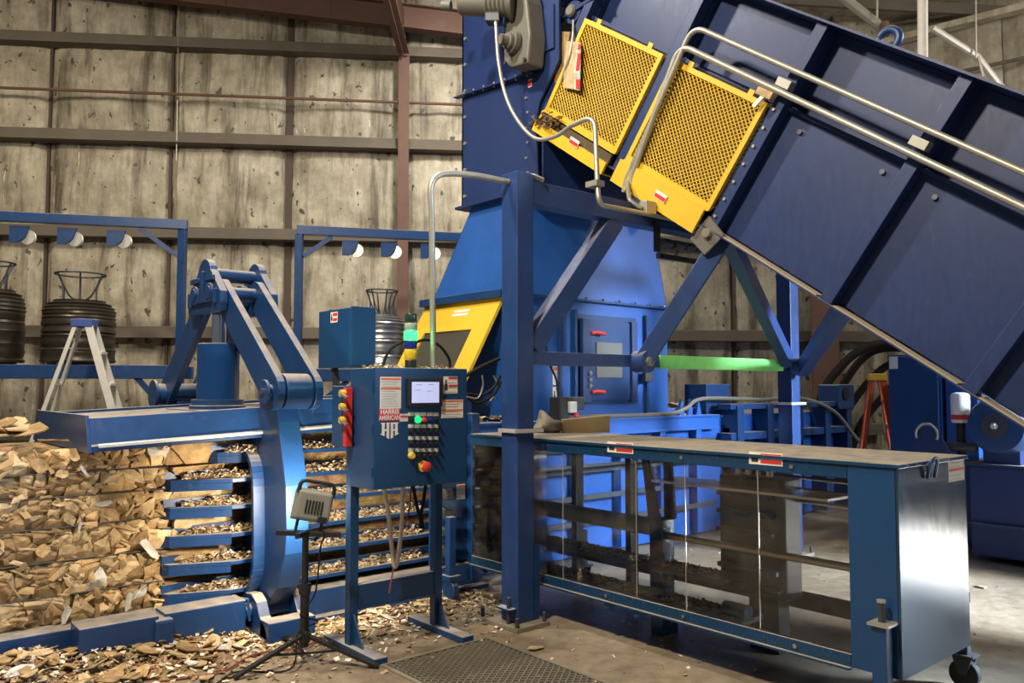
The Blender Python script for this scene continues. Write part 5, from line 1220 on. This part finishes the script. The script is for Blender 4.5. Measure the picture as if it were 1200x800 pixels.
RA = thing('wire_rack', 'blue overhead wire rack with hanging pulleys by the aluminium stepladder', 'rack', rk(-5.5, 0))
mb = MB(); mb.beam(rk(-6.6, 3.50), rk(-3.84, 3.50), .09, .11); mb.build('top_beam', 'blue', RA, .004)
for l in (-3.89, -6.55):
    mb = MB(); mb.beam(rk(l, 0), rk(l, 3.444), .09, .075, RN); mb.build('rack_post', 'blue', RA, .004)
mb = MB(); mb.beam(rk(-4.35, 3.44), rk(-3.93, 3.12), .05, .05); mb.build('corner_brace', 'blue', RA)
mb = MB(); mb.beam(rk(-6.5, 1.76, .1), rk(-3.94, 1.76, .1), .12, .15); mb.build('spool_beam', 'blue', RA, .004)
mb = MB(); mb.beam(rk(-6.5, 1.76, -.55), rk(-3.94, 1.76, -.55), .12, .15); mb.build('spool_beam', 'blue', RA, .004)
mb = MB(); mb.beam(rk(-4.3, 1.70, .1), rk(-3.97, 1.30, .1), .06, .06); mb.build('corner_brace', 'blue', RA)
for l in (-5.55, -5.08, -4.58, -6.0, -6.4): pulley(RA, l, 3.44)
RB = thing('wire_rack', 'blue overhead wire rack with hanging pulleys behind the junction box', 'rack', rk(-1.2, 0))
mb = MB(); mb.beam(rk(-2.63, 3.50), rk(1.6, 3.50), .09, .11); mb.build('top_beam', 'blue', RB, .004)
for l in (-2.60, 1.5):
    mb = MB(); mb.beam(rk(l, 0), rk(l, 3.444), .09, .085, RN); mb.build('rack_post', 'blue', RB, .004)
mb = MB(); mb.beam(rk(-2.55, 3.18), rk(-2.22, 3.44), .05, .05); mb.build('corner_brace', 'blue', RB)
mb = MB(); mb.beam(rk(-2.55, 1.73, .1), rk(1.45, 1.73, .1), .12, .15); mb.build('spool_beam', 'blue', RB, .004)
mb = MB(); mb.beam(rk(-2.55, 1.73, -.5), rk(1.45, 1.73, -.5), .12, .15); mb.build('spool_beam', 'blue', RB, .004)
mb = MB(); mb.beam(rk(-2.55, 1.2, .1), rk(-2.0, 1.66, .1), .06, .06); mb.build('corner_brace', 'blue', RB)
for l in (-2.0, -1.54, -1.06, -.60): pulley(RB, l, 3.44)
def spool(c, r, h, mat, label, seed, grp='wire spools on the racks', crown=True):
    sp_ = thing('wire_spool', label, 'wire spool', c, grp); q = random.Random(seed); prof = []
    n_ = 17
    for i in range(n_ + 1):
        t = i / n_; rr_ = r * (1 if t < .82 else 1 - .28 * ((t - .82) / .18) ** 2)
        prof += [(h * t, rr_ * q.uniform(.955, 1.0)), (h * (t + .45 / n_), rr_ * q.uniform(.975, 1.02))]
    mb = MB(); mb.lathe(prof, c + V((0, 0, .03)), (0, 0, 1), 28); mb.build('wire_coil', mat, sp_, smooth=35)
    mb = MB(); mb.box(c.x - r * .7, c.x + r * .7, c.y - r * .7, c.y + r * .7, c.z, c.z + .029); mb.build('spool_base', 'darkgrey', sp_)
    if crown:
        z0 = c.z + h + .03
        mb = MB(); mb.tube(arc(c + V((0, 0, h + .36)), (1, 0, 0), (0, 1, 0), r * .68, 0, 2 * math.pi, 28)[:-1], .011, 6, True); mb.build('crown_ring', 'darkgrey', sp_)
        for k in range(6):
            t = k * math.pi / 3 + .3; d = V((math.cos(t), math.sin(t), 0))
            mb = MB(); mb.tube(spline([c + d * r * .52 + V((0, 0, h * .9)), c + d * r * .5 + V((0, 0, h + .16)), c + d * r * .56 + V((0, 0, h + .27)), c + d * r * .68 + V((0, 0, h + .36))], 4), .010, 6); mb.build('crown_rod', 'darkgrey', sp_)
            mb = MB(); mb.tube(spline([c + d * r * .68 + V((0, 0, h + .36)), c + d * r * .35 + V((0, 0, h + .12)), c + d * .03 + V((0, 0, h + .05))], 5), .007, 6); mb.build('crown_hoop', 'darkgrey', sp_)
    return sp_
def rkp(px, z, off=0):
    k = (px - 600) / FOC; fwd = (9.0 + .256 * 5.7 - off) / (1 - .256 * k); return hall(k * fwd, fwd, z)
spool(rkp(91.5, 1.836, -.2), .39, .70, 'darkcoil', 'dark wire spool on the rack behind the aluminium stepladder', 1)
spool(rkp(-16, 1.836, -.2), .37, .80, 'darkcoil', 'dark wire spool cut off by the left edge', 2)
spool(rkp(447, 1.806, -.2), .29, .64, 'wirecoil', 'bright silver wire spool beside the blue junction box', 3)
spool(rkp(530, 1.806, -.2), .34, .60, 'darkcoil', 'dark wire spool half hidden by the yellow sloping guard', 4)

# ================================================================== LADDERS
def stepladder(name, label, base, wdir, sdir, h, rail, top_m, tread, wb_=.52, wt=.28, spread=.62, nst=6, rear=True):
    L_ = thing(name, label, 'ladder', base); wdir, sdir = V(wdir).normalized(), V(sdir).normalized()
    tp = base + V((0, 0, h)); tops = {}
    for s_ in (-1, 1):
        mb = MB(); mb.beam(base + wdir * (s_ * wb_ / 2) + sdir * (spread / 2) + V((0, 0, 0)), tp + wdir * (s_ * wt / 2) + sdir * .06 - V((0, 0, .04)), .032, .075, sdir); mb.build('front_rail', rail, L_, .003)
        mb = MB(); mb.beam(base + wdir * (s_ * wb_ / 2) - sdir * (spread / 2), tp + wdir * (s_ * wt / 2) - sdir * .06 - V((0, 0, .04)), .028, .04, sdir); mb.build('rear_rail', rail, L_, .003)
    for k in range(1, nst):
        t = k / nst; hw = (wb_ * (1 - t) + wt * t) / 2 - .012; c = base + sdir * (spread / 2 * (1 - t) + .06 * t) + V((0, 0, h * t))
        mb = MB(); mb.obox(c, wdir, sdir, (0, 0, 1), hw, .045, .014); mb.build('step', tread, L_, .003)
        if k % 2: mb = MB(); mb.beam(base - sdir * (spread / 2 * (1 - t) + .06 * t) + V((0, 0, h * t)) - wdir * hw, base - sdir * (spread / 2 * (1 - t) + .06 * t) + V((0, 0, h * t)) + wdir * hw, .02, .02); mb.build('rear_bar', tread, L_)
    mb = MB(); mb.obox(tp - V((0, 0, .02)), wdir, sdir, (0, 0, 1), wt / 2 + .03, .10, .04); mb.build('top_cap', top_m, L_, .008)
    for s_ in (-1, 1):
        t = .45; a = base + wdir * (s_ * (wb_ * (1 - t) + wt * t) / 2)
        mb = MB(); mb.beam(a + sdir * (spread / 2 * (1 - t)) + V((0, 0, h * t)), a - sdir * (spread / 2 * (1 - t)) + V((0, 0, h * t)), .01, .02); mb.build('spreader', tread, L_)
    return L_
lb = hall((98 - 600) / FOC * 8.3, 8.3)
la = stepladder('stepladder', 'pale aluminium stepladder with a blue cap behind the baler', lb, RD * .25 + RN * .97, RD, 2.26, 'alu', 'bluecap', 'alu', .5, .22, 1.42, 7)
lo_ = hall((1027 - 600) / FOC * 9.3, 9.3)
stepladder('stepladder', 'orange fibreglass stepladder with a yellow cap near the hydraulic unit', lo_, (FH * .9 + RT * .3), RT, 1.72, 'fiberglass', 'ladderyellow', 'alu', .5, .2, .62, 6)

# ================================================================== HYDRAULIC POWER UNIT ON THE RIGHT
HP = thing('hydraulic_power_unit', 'navy hydraulic tank with motor and white filter under the conveyor', 'hydraulic unit', (8.5, 2.5, 0))
mb = MB(); mb.box(8.08, 9.3, 0.6, 2.97, .06, .868); mb.build('oil_tank', 'navy', HP, .01)
mb = MB(); mb.box(8.04, 9.34, 0.55, 3.0, .869, .895); mb.build('tank_lid', 'navy', HP, .004)
mb = MB(); mb.box(8.02, 8.079, .6, 2.97, .335, .355); mb.build('tank_ledge', 'navy', HP)
for y in (.8, 2.0, 2.8):
    mb = MB(); mb.box(8.3, 9.1, y - .06, y + .06, 0, .059); mb.build('tank_skid', 'black', HP)
mb = MB(); mb.lathe([(0, .12), (.02, .235), (.10, .265), (.30, .265), (.34, .245), (.62, .245), (.64, .16)], onX(1165, 499, 7.95), (1, -.05, 0), 32); mo_ = mb.build('electric_motor', 'blue', HP, smooth=35)
c = onX(1165, 499, 7.95)
mb = MB(); mb.lathe([(-.006, .03), (-.005, .11), (.012, .11)], c, (1, -.05, 0), 24); mb.build('fan_grille', 'darkgrey', mo_, smooth=30)
mb = MB(); mb.lathe([(-.03, .02), (-.006, .035)], c, (1, -.05, 0), 6); mb.build('hub_nut', 'alu', mo_)
mb = MB(); mb.box(8.1, 8.5, c.y - .15, c.y + .15, .896, 1.04); mb.build('motor_foot', 'navy', mo_)
fc = onX(1126, 495, 8.2); mb = MB(); mb.lathe([(0, .075), (.02, .082), (.255, .082), (.275, .07), (.285, .03)], fc, (0, 0, 1), 20); ff = mb.build('oil_filter', 'white', HP, smooth=40)
mb = MB(); mb.lathe([(.03, .0835), (.075, .0835)], fc, (0, 0, 1), 20, False); mb.build('printed_band', 'red', ff, smooth=40)
mb = MB(); mb.cyl((fc.x, fc.y, .896), (fc.x, fc.y, fc.z), .04, 14); mb.build('filter_stem', 'black', HP, smooth=40)
mb = MB(); mb.tube(spline([(8.15, c.y + .22, 1.03), (8.12, fc.y + .1, 1.03), (8.12, fc.y + .35, 1.0), (8.2, 3.30, .99)], 5), .045, 10); mb.build('pipe', 'darkgrey', HP, smooth=60)
lug = [(0, 0), (.42, 0), (.26, .36), (.20, .44), (.12, .44), (.06, .36)]
LP0 = onX(1078, 533, 8.02)
mb = MB(); mb.prism([(8.02, LP0.y + .1 - u, .896 + v * .8) for u, v in lug], (.03, 0, 0)); mb.build('lug_plate', 'navy', HP, .004)
mb = MB(); mb.tube(arc((7.99, LP0.y - .08, 1.14), (0, 1, 0), (0, 0, 1), .10, -.4, 3.6, 14), .012, 8); mb.build('lifting_hook', 'galv', HP, smooth=60)
sticker(HP, (8.015, onX(1081, 533, 8.0).y, .80), (0, -1, 0), ZD, .27, .10, [(.6, .95, 'red')], 3, 'notice_label')
EC = thing('motor_control_cabinet', 'tall plain blue cabinet between the orange stepladder and the motor', 'cabinet', (9.2, 3.6, 0))
mb = MB(); mb.box(8.65, 9.3, 3.42, 3.95, .02, 1.93); eb_ = mb.build('cabinet_body', 'blue', EC, .008)
mb = MB(); mb.box(8.625, 8.649, 3.44, 3.93, .06, 1.91); mb.build('cabinet_door', 'blue2', EC, .006)
mb = MB(); mb.box(8.70, 9.3, 3.10, 3.40, .9, 1.90); mb.build('side_panel', 'royal', EC, .006)
sticker(EC, (8.624, 3.925, 1.78), (0, -1, 0), ZD, .09, .13, [], 0, 'blank_label')
mb = MB(); mb.box(8.7, 9.3, 3.10, 3.40, .02, .899); mb.build('side_base', 'navy', EC, .006)
# big black hoses looping behind
for k, (pts, r_, lab) in enumerate(((((960, 475), (985, 430), (1015, 407), (1050, 402), (1080, 410), (1110, 420)), .055, 'thick black hose looping highest behind the orange stepladder'),
                          (((975, 485), (995, 440), (1022, 412), (1060, 408), (1090, 414), (1115, 425)), .05, 'thick black hose looping just under the highest one'),
                          (((985, 500), (1000, 470), (1025, 440), (1045, 426), (1075, 420), (1100, 425)), .05, 'black hose of the middle loop behind the orange stepladder'),
                          (((1000, 520), (1010, 495), (1030, 470), (1048, 452), (1080, 445), (1100, 450)), .05, 'black hose of the lowest loop behind the orange stepladder'))):
    d = 10.6 + .12 * k; P_ = [deep(x, y, d) for x, y in pts]; P_ = [V((P_[0].x, P_[0].y, .06 + .1 * k)) - RT * .12] + P_ + [P_[-1] + RT * .5 - V((0, 0, .3))]
    mb = MB(); mb.tube(spline(P_, 7), r_, 10); tag(mb.build('hydraulic_hose', 'hose', smooth=60, loc=P_[0]), lab, 'hose', 'hose loops by the stepladder')

# ================================================================== CONDUITS AND CABLES ON THE CONVEYOR
CD = thing('conveyor_conduits', 'pair of galvanised conduits running down the side of the conveyor', 'conduit', cv(-1, 1.1, 4.9))
for v, u_top, lo_v, du in ((1.20, 1.07, -.16, .0), (1.03, 1.09, -.20, .02)):
    x = 4.93
    top_, bot_ = ((812, 30), (733, 213)) if v > 1.1 else ((797, 52), (741, 205)); pts = fillet([cv(-4.0, v - .05, x), onX(*top_, x), onX(*bot_, x), onX(bot_[0] - 2, bot_[1] + 12, x)], .13, 8)
    mb = MB(); mb.tube(pts, .0215 if v > 1.1 else .024, 10); mb.build('conduit', 'galv', CD, smooth=60)
for u in (0.0, -1.06, -2.1):
    mb = MB(); mb.obox(cv(u, 1.10, 4.975), U, W, (1, 0, 0), .06, .03, .035); mb.build('conduit_clamp', 'galv', CD, .003)
mb = MB(); jb2 = onY(759, 244, 4.06); mb.box(jb2.x - .06, jb2.x + .06, 4.02, 4.095, jb2.z - .05, jb2.z + .05); mb.build('fitting_box', 'galv', CD, .004)
mb = MB(); mb.tube(fillet([onY(734, 212, 4.3), onY(738, 236, 4.12), onY(752, 244, 4.06)], .05, 5), .018, 8); mb.build('elbow', 'galv', CD, smooth=60)
mb = MB(); mb.tube([onY(770, 240, 4.06), onY(800, 246, 4.06), onY(835, 255, 4.06)], .016, 8); mb.build('black_conduit', 'black', CD)
MC = thing('motor_conduit', 'flexible grey conduit sagging from the gear motor to the portal beam', 'conduit', onX(640, 160, 4.4))
pts = [onX(581, 26, 4.35), onX(584, 70, 4.32), onX(592, 110, 4.3), onX(606, 140, 4.25), onX(627, 162, 4.2), onX(650, 160, 4.2), onX(668, 148, 4.2)]
pts = spline(pts, 6)
mb = MB(); mb.tube(pts, .016, 10); mb.build('flexible_conduit', 'galv', MC, smooth=60)
pts = fillet([onX(668, 148, 4.2), onX(697, 135, 4.2), onX(700, 215, 4.12), onX(702, 240, 4.1), onY(765, 252, 4.06), onY(830, 266, 4.06)], .12, 8)
mb = MB(); mb.tube(pts, .018, 10); mb.build('rigid_conduit', 'galv', MC, smooth=60)
mb = MB(); q = onX(699, 216, 4.13); mb.box(q.x - .05, q.x + .03, q.y - .05, q.y + .06, q.z - .02, q.z + .02); mb.build('conduit_clamp', 'galv', MC)
# hanging black stub below the beam
q = onY(768, 270, 4.10); mb = MB(); mb.box(q.x - .03, q.x + .03, 4.07, 4.098, 2.66, 2.90); tag(mb.build('mounting_bar', 'black', bevel=.004, loc=(q.x, 4.09, 2.66)), 'short black steel bar hanging from the portal beam', 'steel bar')
# loose cables between cabinet and portal post
for k, (pts, r_, mt, lab) in enumerate((
    (((545, 441), (560, 432), (585, 420)), .014, 'hose', 'straight black cable rising from the cabinet to the portal post'),
    (((548, 461), (565, 463), (580, 452), (586, 440)), .010, 'hose', 'thin black cable sagging between cabinet and portal post'),
    (((548, 466), (560, 472), (578, 463), (587, 447)), .010, 'hose', 'lower black cable sagging between cabinet and portal post'),
    (((547, 465), (560, 466), (566, 452), (565, 440)), .006, 'galv', 'thin white cable looped beside the cabinet'),
    (((578, 440), (583, 450), (580, 462), (574, 470)), .006, 'galv', 'thin white cable loop against the portal post'))):
    P_ = [onY(x, y, 4.36 - .05 * j / len(pts)) for j, (x, y) in enumerate(pts)]
    mb = MB(); mb.tube(spline(P_, 6), r_, 7); tag(mb.build('loose_cable', mt, smooth=60, loc=P_[0]), lab, 'cable', 'loose cables by the portal post')
for k, (pts, lab) in enumerate(((((448, 428), (455, 412), (468, 402), (478, 398)), 'black cable arching over the cabinet left of the signal tower'),
                              (((484, 402), (500, 398), (515, 405), (526, 420), (527, 428)), 'black cable arching over the cabinet right of the signal tower'))):
    P_ = [onY(x, y, 4.46) for x, y in pts]; P_[0 if k == 0 else -1].z = KZ1 + .012
    mb = MB(); mb.tube(spline(P_, 6), .010, 7); tag(mb.build('loose_cable', 'hose', smooth=60, loc=P_[0]), lab, 'cable', 'cables over the cabinet')
# lump of fittings between the cabinet and the end frame
FT = thing('hose_fittings', 'cluster of dusty brass fittings on the baler end behind the cabinet', 'fittings', (3.8, 5.1, 1.34))
for k, (dx, dz) in enumerate(((0, .05), (.08, .02), (.03, .12), (-.06, .09))):
    mb = MB(); mb.lathe([(0, .03), (.04, .035), (.045, .022), (.09, .02)], (3.80 + dx, 5.24, 1.40 + dz), (.6 - k * .2, -.8, .1), 10); mb.build('brass_fitting', 'goldrod', FT, smooth=40)
mb = MB(); mb.box(3.66, 3.98, 5.20, 5.36, 1.33, 1.352); mb.build('fitting_shelf', 'blue', FT)
mb = MB(); mb.prism([(3.70, 5.30, 1.353), (3.96, 5.30, 1.353), (3.70, 5.30, 1.60)], (0, .02, 0)); mb.build('fitting_plate', 'blue', FT)
